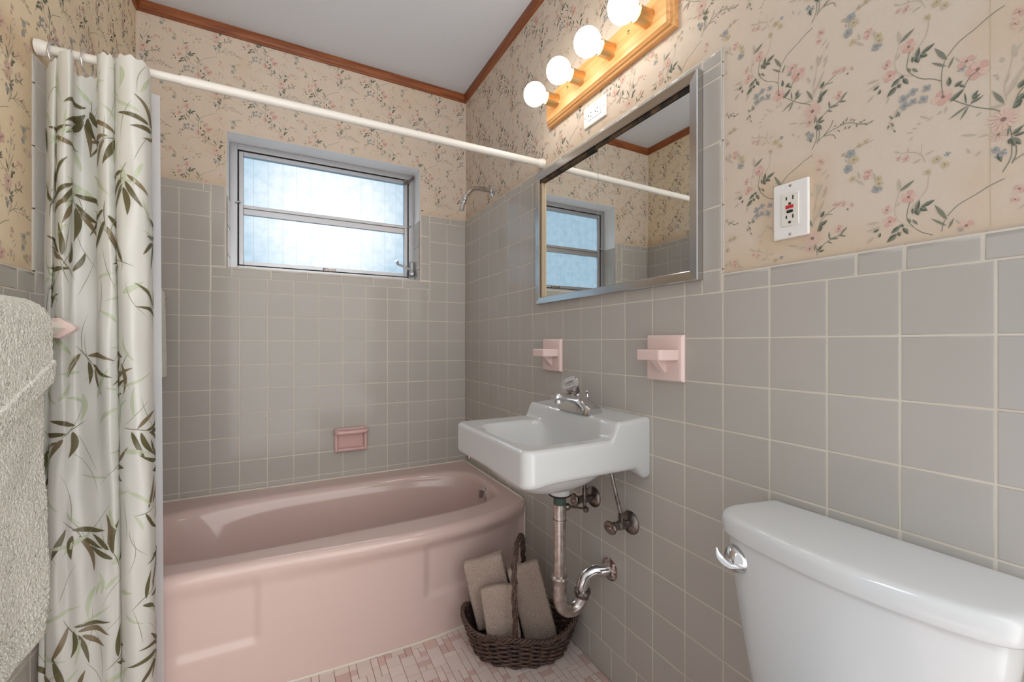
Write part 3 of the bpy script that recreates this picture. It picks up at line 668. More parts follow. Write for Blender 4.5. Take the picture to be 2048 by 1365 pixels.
mb = MB(); mb.lathe([(.024, .0), (.024, .002), (.020, .0035), (.017, .002), (.0165, -.004), (.0005, -.004)], (-.19, -1.183, .6915), (0, 0, 1), 24); mb.build('drain_flange', 'chrome', parent=S)
mb = MB(); mb.tube([(-.365, -.945, .684), (-.365, -.945, .722)], .007, 8); mb.build('mounting_bolt', 'dull_metal', parent=S)
F = None
# faucet: base wings, spout, knob, lift rod
fy = -1.178; dz = .8525
mb = MB(); pr = []
for t in (-1, -.97, -.9, -.7, -.5, -.3, -.12, .12, .3, .5, .7, .9, .97, 1):
    y = fy+.080*t; e = abs(t); w = .031-(.004 if e > .96 else 0); h = lerp(.050, .022, sm(.05, .95, e))-(.004 if e > .96 else 0); wt = lerp(.62, .78, e)
    pr.append([(-.085-w, y, dz), (-.085-w*.98, y, dz+h*.35), (-.085-w*wt, y, dz+h*.93), (-.085-w*wt*.8, y, dz+h), (-.085+w*wt*.8, y, dz+h), (-.085+w*wt, y, dz+h*.93), (-.085+w*.98, y, dz+h*.35), (-.085+w, y, dz)])
mb.loft(pr, True, True, True)
F = mb.build('faucet', 'chrome', parent=S, angle=50)
mb = MB(); pr = []
for t, x, z, w, h in ((0, -.068, dz+.026, .024, .022), (.3, -.095, dz+.036, .0235, .018), (.55, -.125, dz+.045, .022, .0135), (.8, -.155, dz+.050, .0205, .011), (.95, -.176, dz+.0505, .0195, .0105), (1, -.182, dz+.0495, .017, .008)):
    pr.append([(x, fy+w*math.copysign(abs(math.cos(a))**.6, math.cos(a)), z+h*math.copysign(abs(math.sin(a))**.6, math.sin(a))) for a in [2*PI*i/20 for i in range(20)]])
mb.loft(pr, True, True, True)
mb.lathe([(.0105, 0), (.0115, .002), (.0115, .014), (.009, .0145)], (-.165, fy, dz+.045), (0, 0, -1), 18)
mb.build('spout', 'chrome', parent=F, angle=50)
ax = V((-.50, 0, .86)).normalized(); kb = V((-.088, fy, dz+.034))
mb = MB(); mb.lathe([(.021, -.012), (.020, .018), (.017, .026), (.012, .03)], kb, ax, 24); mb.build('valve_collar', 'chrome', parent=F)
mb = MB(); mb.lathe([(.0135, .024), (.018, .030), (.0195, .046), (.017, .054), (.002, .056)], kb, ax, 24); mb.build('knob_stem', 'dull_metal', parent=F)
mb = MB(); n = 40
prof = [(.0175, .046), (.0205, .048), (.0245, .056), (.0285, .066), (.029, .070), (.0255, .075), (.017, .0755), (.0155, .073), (.0005, .073)]
mb.lathe(prof, kb, ax, n); mb.build('knob', 'pvc_knob', parent=F, angle=30)
mb = MB(); mb.tube([(-.045, fy+.012, dz+.02), (-.043, fy+.012, dz+.052)], .0025, 8); mb.lathe([(.003, 0), (.0062, .003), (.0075, .009), (.006, .012), (.001, .013)], (-.043, fy+.012, dz+.050), (0, 0, 1), 16); mb.build('lift_rod', 'chrome', parent=F)
# ---------------------------------------------------------------- drain trap
px, py = -.165, -1.187; qx, qy = -.086, -1.196
D = thing('drain_trap', 'worn chrome U-bend drain pipe running from the sink to the wall', 'drain pipe', (px, py, .24))
mb = MB(); mb.lathe([(.033, 0), (.0345, -.002), (.026, -.007), (.018, -.009)], (px, py, .606), (0, 0, 1), 24); mb.build('drain_washer', 'rubber', parent=D)
mb = MB(); mb.tube([(px, py, .599), (px, py, .572)], .0195, 20); mb.build('drain_collar', 'green_band', parent=D)
mb = MB(); mb.tube([(px, py, .575), (px, py, .533)], .0198, 20); mb.lathe([(.0202, 0), (.0205, .003), (.0202, .006)], (px, py, .523), (0, 0, 1), 20); mb.build('coupling', 'worn_chrome', parent=D)
mb = MB(); mb.tube([(px, py, .529), (px, py, .525)], .0203, 20); mb.build('brass_ring', 'brass', parent=D)
mb = MB(); mb.tube([(px, py, .535), (px, py, .345)], .0185, 24); mb.build('tailpiece', 'worn_chrome', parent=D)
hx = (qx-px)/2; hy = (qy-py)/2; mid = V(((px+qx)/2, (py+qy)/2, .283)); rad = V((hx, hy, 0)).length
dv = V((hx, hy, 0)).normalized()
pth = [V((px, py, .353)), V((px, py, .31))]+[mid+dv*(-rad*math.cos(PI*k/16))+V((0, 0, -rad*1.05*math.sin(PI*k/16))) for k in range(17)]+[V((qx, qy, .292))]
mb = MB(); mb.tube(pth, .0205, 24); mb.build('trap_bend', 'worn_chrome', parent=D)
mb = MB(); mb.lathe([(.020, 0), (.0255, .001), (.0265, .008), (.0235, .013), (.0225, .018), (.0205, .026)], (px, py, .357), (0, 0, -1), 20); mb.build('slip_nut', 'worn_chrome', parent=D)
mb = MB(); mb.lathe([(.0195, 0), (.0255, .001), (.0265, .008), (.0235, .013), (.0225, .018), (.0205, .024)], (qx, qy, .296), (0, 0, -1), 20); mb.build('slip_nut', 'dull_metal', parent=D)
mb = MB(); mb.tube(crom([(qx, qy, .288), (qx, qy, .312), (qx+.012, qy-.004, .338), (qx+.038, qy-.013, .351), (-.025, -1.219, .352), (-.0015, -1.225, .352)], 7), .0185, 24); mb.build('wall_tube', 'chrome', parent=D)
mb = MB(); mb.lathe([(.0345, 0), (.0345, .003), (.030, .008), (.021, .013), (.0187, .013)], (-.0002, -1.225, .352), (-1, 0, 0), 28); mb.build('escutcheon', 'pitted', parent=D)
mb = MB(); mb.lathe([(.009, 0), (.011, .006), (.009, .014), (.004, .016)], (px+.018, py-.003, .563), (1, -.1, 0), 12); mb.tube([(px+.03, py-.004, .564), (-.075, -1.192, .545)], .0032, 8)
mb.tube([(-.072, -1.186, .640), (-.072, -1.190, .535)], .0045, 8); mb.lathe([(.004, 0), (.009, .003), (.009, .009), (.004, .011)], (-.072, -1.192, .545), (0, -1, -.2), 10)
mb.build('pop_up_linkage', 'dull_metal', parent=D)
# ---------------------------------------------------------------- shutoff valves
def valve(y, z, tube_pts, lab):
    t = thing('shutoff_valve', lab, 'valve', (0, y, z), 'shutoff valves under the sink')
    m_ = MB(); m_.lathe([(.034, 0), (.034, .003), (.029, .009), (.014, .014), (.0085, .014)], (-.0002, y, z), (-1, 0, 0), 26); m_.build('escutcheon', 'dull_metal', parent=t)
    m_ = MB(); m_.lathe([(.0105, .010), (.0105, .026), (.014, .028), (.014, .048), (.0115, .050), (.0115, .060), (.0135, .061), (.0135, .070), (.006, .071), (.006, .078)], (0, y, z), (-1, 0, 0), 10)
    m_.tube([(-.038, y, z), (-.038, y, z+.030)], .0085, 10); m_.lathe([(.0085, 0), (.0105, .001), (.0105, .011), (.006, .014)], (-.038, y, z+.022), (0, 0, 1), 6)
    m_.build('valve_body', 'dull_metal', parent=t, angle=30)
    m_ = MB(); m_.lathe([(.004, -.001), (.0175, 0), (.019, .003), (.0175, .0065), (.006, .0072), (.0045, .010), (.0005, .0105)], (-.077, y, z), (-1, 0, 0), 20, sx=1.35, up=(0, 0, 1) if z > .55 else (0, 1, 0)); m_.build('handle', 'dull_metal', parent=t)
    m_ = MB(); m_.tube(crom([(-.038, y, z+.03)]+tube_pts, 5), .0055, 10); m_.build('supply_tube', 'dull_metal', parent=t)
valve(-1.318, .534, [(-.043, -1.309, .60), (-.050, -1.288, .68), (-.055, -1.272, .74)], 'corroded shutoff valve under the right side of the sink, nearer the toilet')
valve(-1.146, .556, [(-.040, -1.148, .63), (-.045, -1.15, .74)], 'dark shutoff valve half hidden behind the sink drain pipe')
# ---------------------------------------------------------------- pink ceramic holders
def holder(yc, zc, lab):
    t = thing('ceramic_holder', lab, 'wall holder', (0, yc, zc), 'pink ceramic wall holders')
    m_ = MB(); rg = []
    for ins, x in ((0, -.0004), (0, -.006), (.004, -.0125), (.010, -.0145), (.014, -.015)):
        w = .062-ins; rg.append([(x, yc-w, zc-w), (x, yc+w, zc-w), (x, yc+w, zc+w), (x, yc-w, zc+w)])
    m_.loft(rg, True, True, True); m_.build('backplate', 'pink_ceramic', parent=t, bevel=.002, angle=30)
    m_ = MB(); z0, z1 = zc-.005, zc+.023
    out = [(-.0140, yc-.052), (-.066, yc-.043), (-.072, yc-.037), (-.072, yc+.037), (-.066, yc+.043), (-.0140, yc+.052)]
    m_.loft([[(x, y, z) for x, y in out] for z in (z0, z1)], True); m_.build('shelf', 'pink_ceramic', parent=t, bevel=.003)
    m_ = MB(); m_.loft([[(-.014, yc+s*.012, zc-.038), (-.020, yc+s*.012, zc-.038), (-.052, yc+s*.012, z0+.002), (-.014, yc+s*.012, z0+.002)] for s in (-1, 1)], True); m_.build('bracket', 'pink_ceramic', parent=t, bevel=.002)
holder(-1.453, 1.028, 'pink ceramic wall holder with a small shelf, right of the faucet and nearest the outlet')
holder(-.906, 1.023, 'pink ceramic wall holder with a small shelf, left of the faucet towards the bathtub')
# ---------------------------------------------------------------- soap dish
t = thing('soap_dish', 'pink ceramic soap dish with grab bar set in the tile above the bathtub', 'soap dish', (-.615, 0, .53))
x0, x1, z0, z1 = -.693, -.541, .532, .648
mb = MB()
def ring4(xa, xb, za, zb, y): return [(xa, y, za), (xb, y, za), (xb, y, zb), (xa, y, zb)]
mb.loft([ring4(x0, x1, z0, z1, -.0003), ring4(x0, x1, z0, z1, -.026), ring4(x0+.003, x1-.003, z0+.003, z1-.003, -.030), ring4(x0+.012, x1-.012, z0+.012, z1-.012, -.030), ring4(x0+.014, x1-.014, z0+.014, z1-.014, -.027), ring4(x0+.017, x1-.017, z0+.016, z1-.015, -.003)], True, True, True)
mb.build('dish_body', 'soap_pink', parent=t, bevel=.002, angle=30)
mb = MB(); c = crom([(x0+.006, -.026, z1-.012), (x0+.007, -.044, z1-.014), (x0+.018, -.056, z1-.016), (-.617, -.058, z1-.017), (x1-.018, -.056, z1-.016), (x1-.007, -.044, z1-.014), (x1-.006, -.026, z1-.012)], 6)
mb.tube(c, .0105, 14); mb.build('grab_bar', 'soap_pink', parent=t)
mb = MB(); mb.loft([[(x, y, z) for x, y in ((x0+.010, -.027), (x1-.010, -.027), (x1-.014, -.040), (-.604, -.042), (-.617, -.046), (-.630, -.042), (x0+.014, -.040))] for z in (z0+.006, z0+.018)], True); mb.build('tray_lip', 'soap_pink', parent=t, bevel=.003)
# ---------------------------------------------------------------- medicine cabinet
t = thing('medicine_cabinet', 'steel framed medicine cabinet with two sliding mirror doors above the sink', 'cabinet', (0, -1.184, 1.223))
y0, y1, z0, z1 = -1.565, -.803, 1.223, 1.741
def ringX(i, x): return [(x, y0+i, z0+i), (x, y1-i, z0+i), (x, y1-i, z1-i), (x, y0+i, z1-i)]
mb = MB(); mb.loft([ringX(0, -.0004), ringX(0, -.0185), ringX(.002, -.0205), ringX(.024, -.018), ringX(.026, -.016), ringX(.026, -.0012), ringX(.03, -.0006)], True, False, False)
mb.build('frame', 'steel', parent=t, smooth=False)
mb = MB(); mb.box((-.012, y0+.026, z1-.038), (-.0008, y1-.026, z1-.0265)); mb.build('top_track', 'track', parent=t)
mb = MB(); mb.box((-.013, y1-.042, z0+.0265), (-.0008, y1-.027, z1-.04)); mb.build('side_channel', 'track_light', parent=t)
mb = MB(); mb.box((-.0138, y1-.0325, z0+.028), (-.0131, y1-.0300, z1-.041)); mb.build('rust_streak', 'rust', parent=t)
for a, b, x in ((y1-.043, -1.20, -.0035), (-1.178, y0+.0265, -.0088)):
    mb = MB(); mb.box((x, b, z0+.0265), (x+.003, a, z1-.0385)); md_ = mb.build('mirror_door', 'mirror', parent=t, smooth=False)
mb = MB(); mb.box((-.0092, -1.1785, z0+.0268), (-.0070, -1.1772, z1-.039)); mb.build('glass_edge', 'gap', parent=md_, smooth=False)
# ---------------------------------------------------------------- vanity light
t = thing('vanity_light', 'oak vanity light bar with four round lit bulbs above the mirror', 'light fixture', (0, -1.184, 1.90))
y0, y1, z0, z1 = -1.487, -.881, 1.90, 2.022
mb = MB(); mb.loft([ringX(0, -.0)[:1]+ringX(0, .0058)[1:] if False else ringX(0, .0056), ringX(0, -.010), ringX(.005, -.013), ringX(.007, -.018), ringX(.008, -.0185), ringX(.012, -.0225), ringX(.014, -.025)], True, True, True)
mb.build('board', 'oak', parent=t, angle=20)
for k in range(4):
    y = -.960-.150*k; z = 1.962
    mb = MB(); mb.lathe([(.0245, .025), (.0235, .028), (.0225, .06), (.0225, .072), (.0205, .072), (.0205, .05)], (0, y, z), (-1, 0, 0), 28, caps=False); s_ = mb.build('socket_cup', 'brass', parent=t)
    mb = MB(); mb.lathe([(.019, .03), (.019, .074), (.0165, .075)], (0, y, z), (-1, 0, 0), 24); mb.build('socket_ring', 'socket_white', parent=s_)
    mb = MB(); mb.lathe([(.0155, .072), (.018, .079)]+[(.040*math.sin(a), .117-.040*math.cos(a)) for a in [math.radians(28+152*i/22) for i in range(23)]], (0, y, z), (-1, 0, 0), 32); mb.build('bulb', 'bulb', parent=t)
for y in (-1.03, -1.335):
    mb = MB(); mb.lathe([(.0055, .0245), (.0055, .026), (.003, .0285), (.0005, .029)], (0, y, 1.975), (-1, 0, 0), 12); mb.build('finial', 'brass_old', parent=t)
# ---------------------------------------------------------------- outlets
def rb(name, a, b, m_, parent, bev=.001, seg=2):
    q = MB(); q.box(a, b); return q.build(name, m_, parent=parent, bevel=bev, seg=seg)
def slots(mp, parent, cy_, cz_, s=1):
    for dy, h in ((-.0063, .008), (.0063, .0065)):
        q = MB(); q.box(*mp(cy_+dy-.0012, cz_-h/2, cy_+dy+.0012, cz_+h/2)); q.build('slot', 'slot', parent=parent, smooth=False)
    q = MB(); c_ = mp(cy_-.0024, cz_-.0135, cy_+.0024, cz_-.009); q.box(*c_); q.build('ground_hole', 'slot', parent=parent, smooth=False)
t = thing('gfci_outlet', 'white wall outlet with red and black buttons on the floral wallpaper', 'outlet', (WP, -1.771, 1.283))
pl = rb('cover_plate', (WP, -1.8055, 1.283), (-.001, -1.7365, 1.397), 'white_plastic', t, .003, 3)
rc = rb('receptacle', (-.0005, -1.788, 1.3075), (-.0032, -1.754, 1.3735), 'cream_plastic', t, .0012)
# the plate is drawn 7 cm wide; slots face the room (towards -X)
mpx = lambda a0, b0, a1, b1: ((-.0030, a0, b0), (-.0035, a1, b1))
slots(mpx, rc, -1.771, 1.3635); slots(mpx, rc, -1.771, 1.3255)
rb('reset_button', (-.003, -1.7785, 1.3425), (-.0048, -1.7635, 1.3490), 'red', rc, .0005); rb('test_button', (-.003, -1.7775, 1.3335), (-.0045, -1.7655, 1.3390), 'black', rc, .0005)
for z in (1.2905, 1.3895):
    q = MB(); q.lathe([(.0028, 0), (.0028, .0008), (.0015, .0014), (.0003, .0015)], (-.0009, -1.771, z), (-1, 0, 0), 12); q.build('screw', 'worn_chrome', parent=pl)
t = thing('duplex_outlet', 'white double outlet mounted sideways between light bar and mirror', 'outlet', (WP, -1.148, 1.803))
pl = rb('cover_plate', (WP, -1.205, 1.803), (.0002, -1.091, 1.873), 'white_plastic', t, .002, 3)
rb('outlet_gap', (.0006, -1.182, 1.8205), (.00012, -1.114, 1.8555), 'gap', pl, 0)
rc = rb('receptacle', (.0006, -1.181, 1.8215), (-.0006, -1.115, 1.8545), 'white_plastic', t, .0006)
for c_ in (-1.165, -1.131):
    for dz_, h in ((-.0063, .0065), (.0063, .008)):
        q = MB(); q.box((-.0004, c_-h/2, 1.838+dz_-.0012), (-.0009, c_+h/2, 1.838+dz_+.0012)); q.build('slot', 'slot', parent=rc, smooth=False)
    q = MB(); q.box((-.0004, c_+.009, 1.8356), (-.0009, c_+.0135, 1.8404)); q.build('ground_hole', 'slot', parent=rc, smooth=False)
for y in (-1.0985, -1.1975):
    q = MB(); q.lathe([(.0026, 0), (.0026, .0008), (.0012, .0013), (.0003, .0014)], (.0003, y, 1.838), (-1, 0, 0), 12); q.build('screw', 'worn_chrome', parent=pl)
# ---------------------------------------------------------------- shower arm
t = thing('shower', 'bent chrome shower arm with a small nozzle, in the corner by the window', 'shower arm', (WP, -.353, 1.826))
mb = MB(); mb.lathe([(.030, 0), (.030, .002), (.025, .007), (.0135, .012), (.0112, .016)], (WP-.0002, -.353, 1.826), (-1, 0, 0), 26); mb.build('flange', 'chrome', parent=t)
pth = crom([(0, -.353, 1.826), (-.045, -.355, 1.826), (-.090, -.358, 1.823), (-.116, -.36, 1.808), (-.145, -.36, 1.771)], 7)
mb = MB(); mb.tube(pth, .0098, 16); mb.build('arm', 'worn_chrome', parent=t)
ax = V((-.3, 0, -1)).normalized()
mb = MB(); mb.lathe([(.0098, -.008), (.0125, -.006), (.0125, .006), (.0135, .010), (.013, .018), (.007, .024), (.008, .027), (.0115, .030), (.0115, .036), (.0095, .037), (.0105, .062), (.012, .068), (.012, .070), (.010, .0702)], (-.143, -.36, 1.773), ax, 18); mb.build('shower_nozzle', 'chrome', parent=t)
# ---------------------------------------------------------------- toilet
t = thing('toilet', 'white toilet with a bowed tank lid in the right foreground', 'toilet', (-.1, -1.91, 0))
OUT = [(-.004, -1.735), (-.06, -1.722), (-.112, -1.713), (-.147, -1.722), (-.170, -1.752), (-.185, -1.82), (-.193, -1.906), (-.190, -1.97), (-.178, -2.04), (-.155, -2.098), (-.12, -2.116), (-.06, -2.107), (-.004, -2.093)]
poly = [tuple(p)[:2] for p in crom([(x, y, 0) for x, y in OUT], 8)]
def sc(ins, z, back_=True):
    out = []
    for x, y in poly:
        dx, dy = x+.07, y+1.912; l = math.hypot(dx, dy); f = 1-ins/l
        out.append((min(-.07+dx*f, -.004), -1.912+dy*f, z))
    return out
mb = MB(); mb.loft([sc(.010, .7035), sc(.002, .7045), sc(0, .708), sc(0, .728), sc(.0012, .7335), sc(.004, .7375), sc(.0075, .7398), sc(.012, .741), sc(.02, .7415), sc(.05, .742), sc(.09, .7422)], True)
mb.build('tank_lid', 'white', parent=t, angle=60)
def tk(z, hw, xs, ins=.012):
    out = []
    for x, y in poly:
        yy = -1.912+(y+1.912)*hw/.204; xx = x*xs
        out.append((min(xx, -.006), yy, z))
    return out
mb = MB(); mb.loft([tk(.36, .120, .80), tk(.372, .134, .85), tk(.40, .143, .87), tk(.50, .164, .90), tk(.60, .181, .925), tk(.66, .190, .94), tk(.7038, .194, .95)], True)
mb.build('tank', 'white', parent=t, angle=60)
ln = V((-.86, .5, 0)).normalized(); dc = V((-.1585, -1.762, .663))
mb = MB(); mb.lathe([(.026, -.006), (.026, .001), (.0235, .009), (.018, .016), (.0095, .0205), (.0005, .0215)], dc, ln, 28)
LV = mb.build('flush_lever', 'chrome', parent=t)
mb = MB(); pts = crom([(-.174, -1.777, .6585), (-.184, -1.768, .6575), (-.188, -1.760, .6605), (-.190, -1.750, .6675), (-.189, -1.7405, .681)], 6); rg = []
for i, p in enumerate(pts):
    s_ = i/(len(pts)-1); w = lerp(.0045, .0068, sm(0, .7, s_))*(1-.6*sm(.8, 1, s_)); h = .0022
    tn = (pts[min(i+1, len(pts)-1)]-pts[max(i-1, 0)]).normalized(); sd = V((.5, .3, .8)); sd = (sd-tn*sd.dot(tn)).normalized(); nn = tn.cross(sd)
    rg.append([p+sd*w*math.cos(a)+nn*h*math.sin(a) for a in [2*PI*j/12 for j in range(12)]])
mb.loft(rg, True); mb.build('lever_blade', 'chrome', parent=LV)
def egg(x0_, x1_, w, z, n=40):
    out = []
    for i in range(n):
        a = 2*PI*i/n; c_, s_ = math.cos(a), math.sin(a); out.append(((x0_+x1_)/2+c_*(x1_-x0_)/2, -1.912+s_*w*(1+.12*c_), z))
    return out
mb = MB(); mb.loft([egg(-.58, -.15, .10, .0), egg(-.58, -.14, .105, .03), egg(-.55, -.16, .09, .10), egg(-.56, -.15, .10, .18), egg(-.64, -.13, .145, .28), egg(-.685, -.12, .175, .36), egg(-.69, -.05, .18, .385), egg(-.66, -.15, .15, .386), egg(-.62, -.2, .12, .33), egg(-.5, -.3, .06, .22)], True)
mb.build('bowl', 'white', parent=t, angle=60)
mb = MB(); mb.loft([egg(-.695, -.215, .182, .387), egg(-.70, -.21, .186, .395), egg(-.70, -.21, .186, .412), egg(-.69, -.22, .178, .420), egg(-.4, -.35, .03, .424)], True); mb.build('seat_cover', 'white', parent=t, angle=50)
# ---------------------------------------------------------------- rod, curtain, liner
t = thing('curtain_rod', 'white tension rod holding the shower curtain across the bathtub', 'curtain rod', (-.72, -.815, 1.79))
ra, rbp = V((LX-.0015, -.803, 1.793)), V((.0048, -.826, 1.786))
rd = (rbp-ra).normalized(); jn = ra+rd*.285
mb = MB(); mb.tube([ra, jn+rd*.06], .0110, 20); mb.build('inner_tube', 'rod', parent=t)
mb = MB(); mb.tube([jn, rbp-rd*.02], .0132, 20); mb.build('outer_tube', 'rod', parent=t)
for p, d in ((ra, rd), (rbp, -rd)):
    mb = MB(); mb.lathe([(.0185, .0), (.0185, .010), (.0165, .020), (.0140, .026)], p, d, 20); mb.build('end_cap', 'rod', parent=t)
TOPP= [(-1.4285, -0.8), (-1.411, -0.83), (-1.3971, -0.84), (-1.4003, -0.815), (-1.3936, -0.84), (-1.3783, -0.862), (-1.3666, -0.866), (-1.3638, -0.85), (-1.3714, -0.815), (-1.3622, -0.8), (-1.3418, -0.805), (-1.3246, -0.825), (-1.3188, -0.855), (-1.3047, -0.885), (-1.289, -0.892), (-1.2816, -0.875), (-1.2868, -0.845), (-1.2798, -0.875), (-1.2634, -0.902), (-1.2387, -0.907), (-1.2187, -0.89), (-1.2155, -0.86), (-1.221, -0.825), (-1.2316, -0.8)]
BOTP= [(-1.4360, -0.8), (-1.4340, -0.82), (-1.4282, -0.83), (-1.4213, -0.83), (-1.4241, -0.815), (-1.4152, -0.84), (-1.398, -0.855), (-1.3843, -0.857), (-1.3712, -0.857), (-1.3577, -0.858), (-1.3443, -0.858), (-1.3256, -0.86), (-1.3112, -0.862), (-1.2959, -0.867), (-1.2835, -0.868), (-1.2742, -0.86), (-1.2749, -0.835), (-1.2691, -0.865), (-1.2516, -0.893), (-1.2309, -0.9), (-1.2109, -0.89), (-1.2064, -0.86), (-1.2106, -0.825), (-1.2222, -0.8)]
PER = 10
NP = (len(TOPP)-1)*PER
def plan(z):
    f = sm(1.75, .45, z)
    f = .5*f+.5*min(1, max(0, (1.75-z)/1.5))
    return crom([(lerp(a[0], b[0], f), lerp(a[1], b[1], f), 0) for a, b in zip(TOPP, BOTP)], PER)
ZT, ZB, NZ = 1.775, .07, 70
PL = [plan(lerp(ZT, ZB, j/NZ)) for j in range(NZ+1)]
# arc length along the middle plan gives the cloth its width
mid_ = PL[NZ//2]; AL = [0]
for p, q in zip(mid_, mid_[1:]): AL.append(AL[-1]+(q-p).length)
WID = AL[-1]
def topz(i):
    y = PL[0][i].y
    return lerp(1.748, 1.776, sm(-.82, -.865, y))-.006*math.sin(i*.35)**2
def cpos(i, z):
    j = (ZT-z)/(ZT-ZB)*NZ; j = min(max(j, 0), NZ-.0001); k = int(j); f = j-k
    i = min(max(i, 0), NP-.0001); a = int(i); g = i-a
    p = PL[k][a].lerp(PL[k][a+1], g); q = PL[k+1][a].lerp(PL[k+1][a+1], g); r_ = p.lerp(q, f)
    w = .0025*math.sin(z*9+i*.21)+.002*math.sin(z*23-i*.11)
    return V((r_.x, r_.y+w, z))
mb = MB(); vs = []
for i in range(NP+1):
    zt = topz(i)
    for j in range(NZ+1): vs.append(cpos(i, lerp(zt, ZB, j/NZ)))
mb.add(vs, [(i*(NZ+1)+j, (i+1)*(NZ+1)+j, (i+1)*(NZ+1)+j+1, i*(NZ+1)+j+1) for i in range(NP) for j in range(NZ)], 0)
import bisect
def s2i(s):
    if s <= 0: return 0
    if s >= WID: return NP
    k = bisect.bisect_right(AL, s)-1; return k+(s-AL[k])/(AL[k+1]-AL[k])
def cloth_pt(s, z):
    i = s2i(s); p = cpos(i, z); a = cpos(i-.7, z); b = cpos(i+.7, z); tn = (b-a); n_ = V((tn.y, -tn.x, 0)).normalized()
    return p+n_*.0013
def cleaf(s0, z0_, ang, ln_, w, mi):
    K2 = 22; L_ = []; R_ = []; cl = []
    ca, sa = math.cos(ang), math.sin(ang); bend = random.uniform(-.12, .12)*ln_
    for k in range(K2+1):
        t_ = k/K2; h = w/2*math.sin(PI*t_**.75)**.9 if 0 < t_ < 1 else 0
        off = bend*math.sin(PI*t_)
        for o_, lst in ((h+off, L_), (-h+off, R_)): lst.append((s0+ca*ln_*t_-sa*o_, z0_+sa*ln_*t_+ca*o_))
    if any(not (0.003 < s < WID-.003 and ZB+.01 < z < topz(int(s2i(s)))-.004) for s, z in L_+R_): return
    C_ = [((p[0]+q[0])/2, (p[1]+q[1])/2) for p, q in zip(L_, R_)]; n = K2+1
    vv = [cloth_pt(*p) for p in L_+C_+R_]
    ff = [(r*n+k, r*n+k+1, (r+1)*n+k+1, (r+1)*n+k) for k in range(K2) for r in (0, 1)]
    mb.add(vv, ff, mi)
rng2 = random.Random(11); random.seed(5)
kk = 0
for ci in range(-1, int(WID/.11)+2):
    for cj in range(0, 9):
        s0 = ci*.11+rng2.uniform(-.02, .02)+.02; z0_ = .08+cj*.215+(ci % 2)*.11+rng2.uniform(-.03, .03); kk += 1
        base = rng2.uniform(0, 2*PI)
        typ = rng2.random()
        # pale brush strokes below the leaves
        for q in range(4):
            cleaf(s0+rng2.uniform(-.06, .06), z0_+rng2.uniform(-.08, .08), rng2.uniform(0, 2*PI), rng2.uniform(.04, .09), rng2.uniform(.006, .013), 3)
        for q in range(3):
            cleaf(s0+rng2.uniform(-.04, .04), z0_+rng2.uniform(-.1, .1), rng2.choice([1.2, 1.5, 1.8, 4.5, 5.2, 4.0]), rng2.uniform(.08, .15), .0014, 4)
        if typ < .75:
            n_ = rng2.choice([4, 5, 6]); tw = rng2.uniform(.035, .06); cb_, sb_ = math.cos(base), math.sin(base)
            cleaf(s0-cb_*.02, z0_-sb_*.02, base, tw+.035, .0016, 1)
            for q in range(n_):
                t_ = q/(n_-1); side = 1 if q % 2 else -1
                a = base+side*lerp(rng2.uniform(.8, 1.15), rng2.uniform(.15, .4), t_); o_ = tw*t_
                cleaf(s0+cb_*o_+.005*math.cos(a), z0_+sb_*o_+.005*math.sin(a), a, rng2.uniform(.055, .088), rng2.uniform(.0095, .013), 1 if rng2.random() < .65 else 2)
cu = mb.build('shower_curtain', ['curtain', 'leaf_dark', 'leaf_brown', 'leaf_pale', 'leaf_line'], loc=(-1.32, -.84, 0), angle=180, recalc=False)
tag(cu, 'bunched white shower curtain printed with olive bamboo leaves', 'shower curtain')
mb = MB()
def linr(u, v):
    x0_ = lerp(-1.41, -1.40, v); x1_ = lerp(-1.213, -1.204, v)
    x = lerp(x0_, x1_, u); y = -.7735+.005*math.sin(u*19+v*1.5)*(1-.5*u)
    if v > .7: x += .0
    return (x, y, lerp(1.752, .06, v))
mb.grid(linr, 40, 50)
lo = mb.build('shower_liner', 'liner', loc=(-1.3, -.7735, 0), angle=180, recalc=False); tag(lo, 'plain translucent white liner hanging behind the leaf print curtain', 'shower liner')
labs = ['chrome curtain ring on the rod nearest the left wall', 'chrome curtain ring second from the left wall', 'chrome curtain ring third from the left wall, in the open gap of the curtain', 'chrome curtain ring fourth from the left wall', 'chrome curtain ring farthest from the left wall, at the bare end of the rod']
for x, tl, lb in zip((-1.408, -1.384, -1.352, -1.327, -1.294), (.3, -.35, .15, -.1, .3), labs):
    f = (x-ra.x)/(rbp.x-ra.x); c_ = ra.lerp(rbp, f)+V((0, 0, -.012)); mb = MB()
    mb.tube([c_+V((math.sin(tl)*.026*math.sin(a), .026*math.sin(a)*math.cos(tl), .030*math.cos(a))) for a in [2*PI*k/28 for k in range(28)]], .0020, 8, closed=True)
    o = mb.build('curtain_ring', 'chrome', loc=c_, angle=180); tag(o, lb, 'curtain ring', 'rings on the curtain rod')
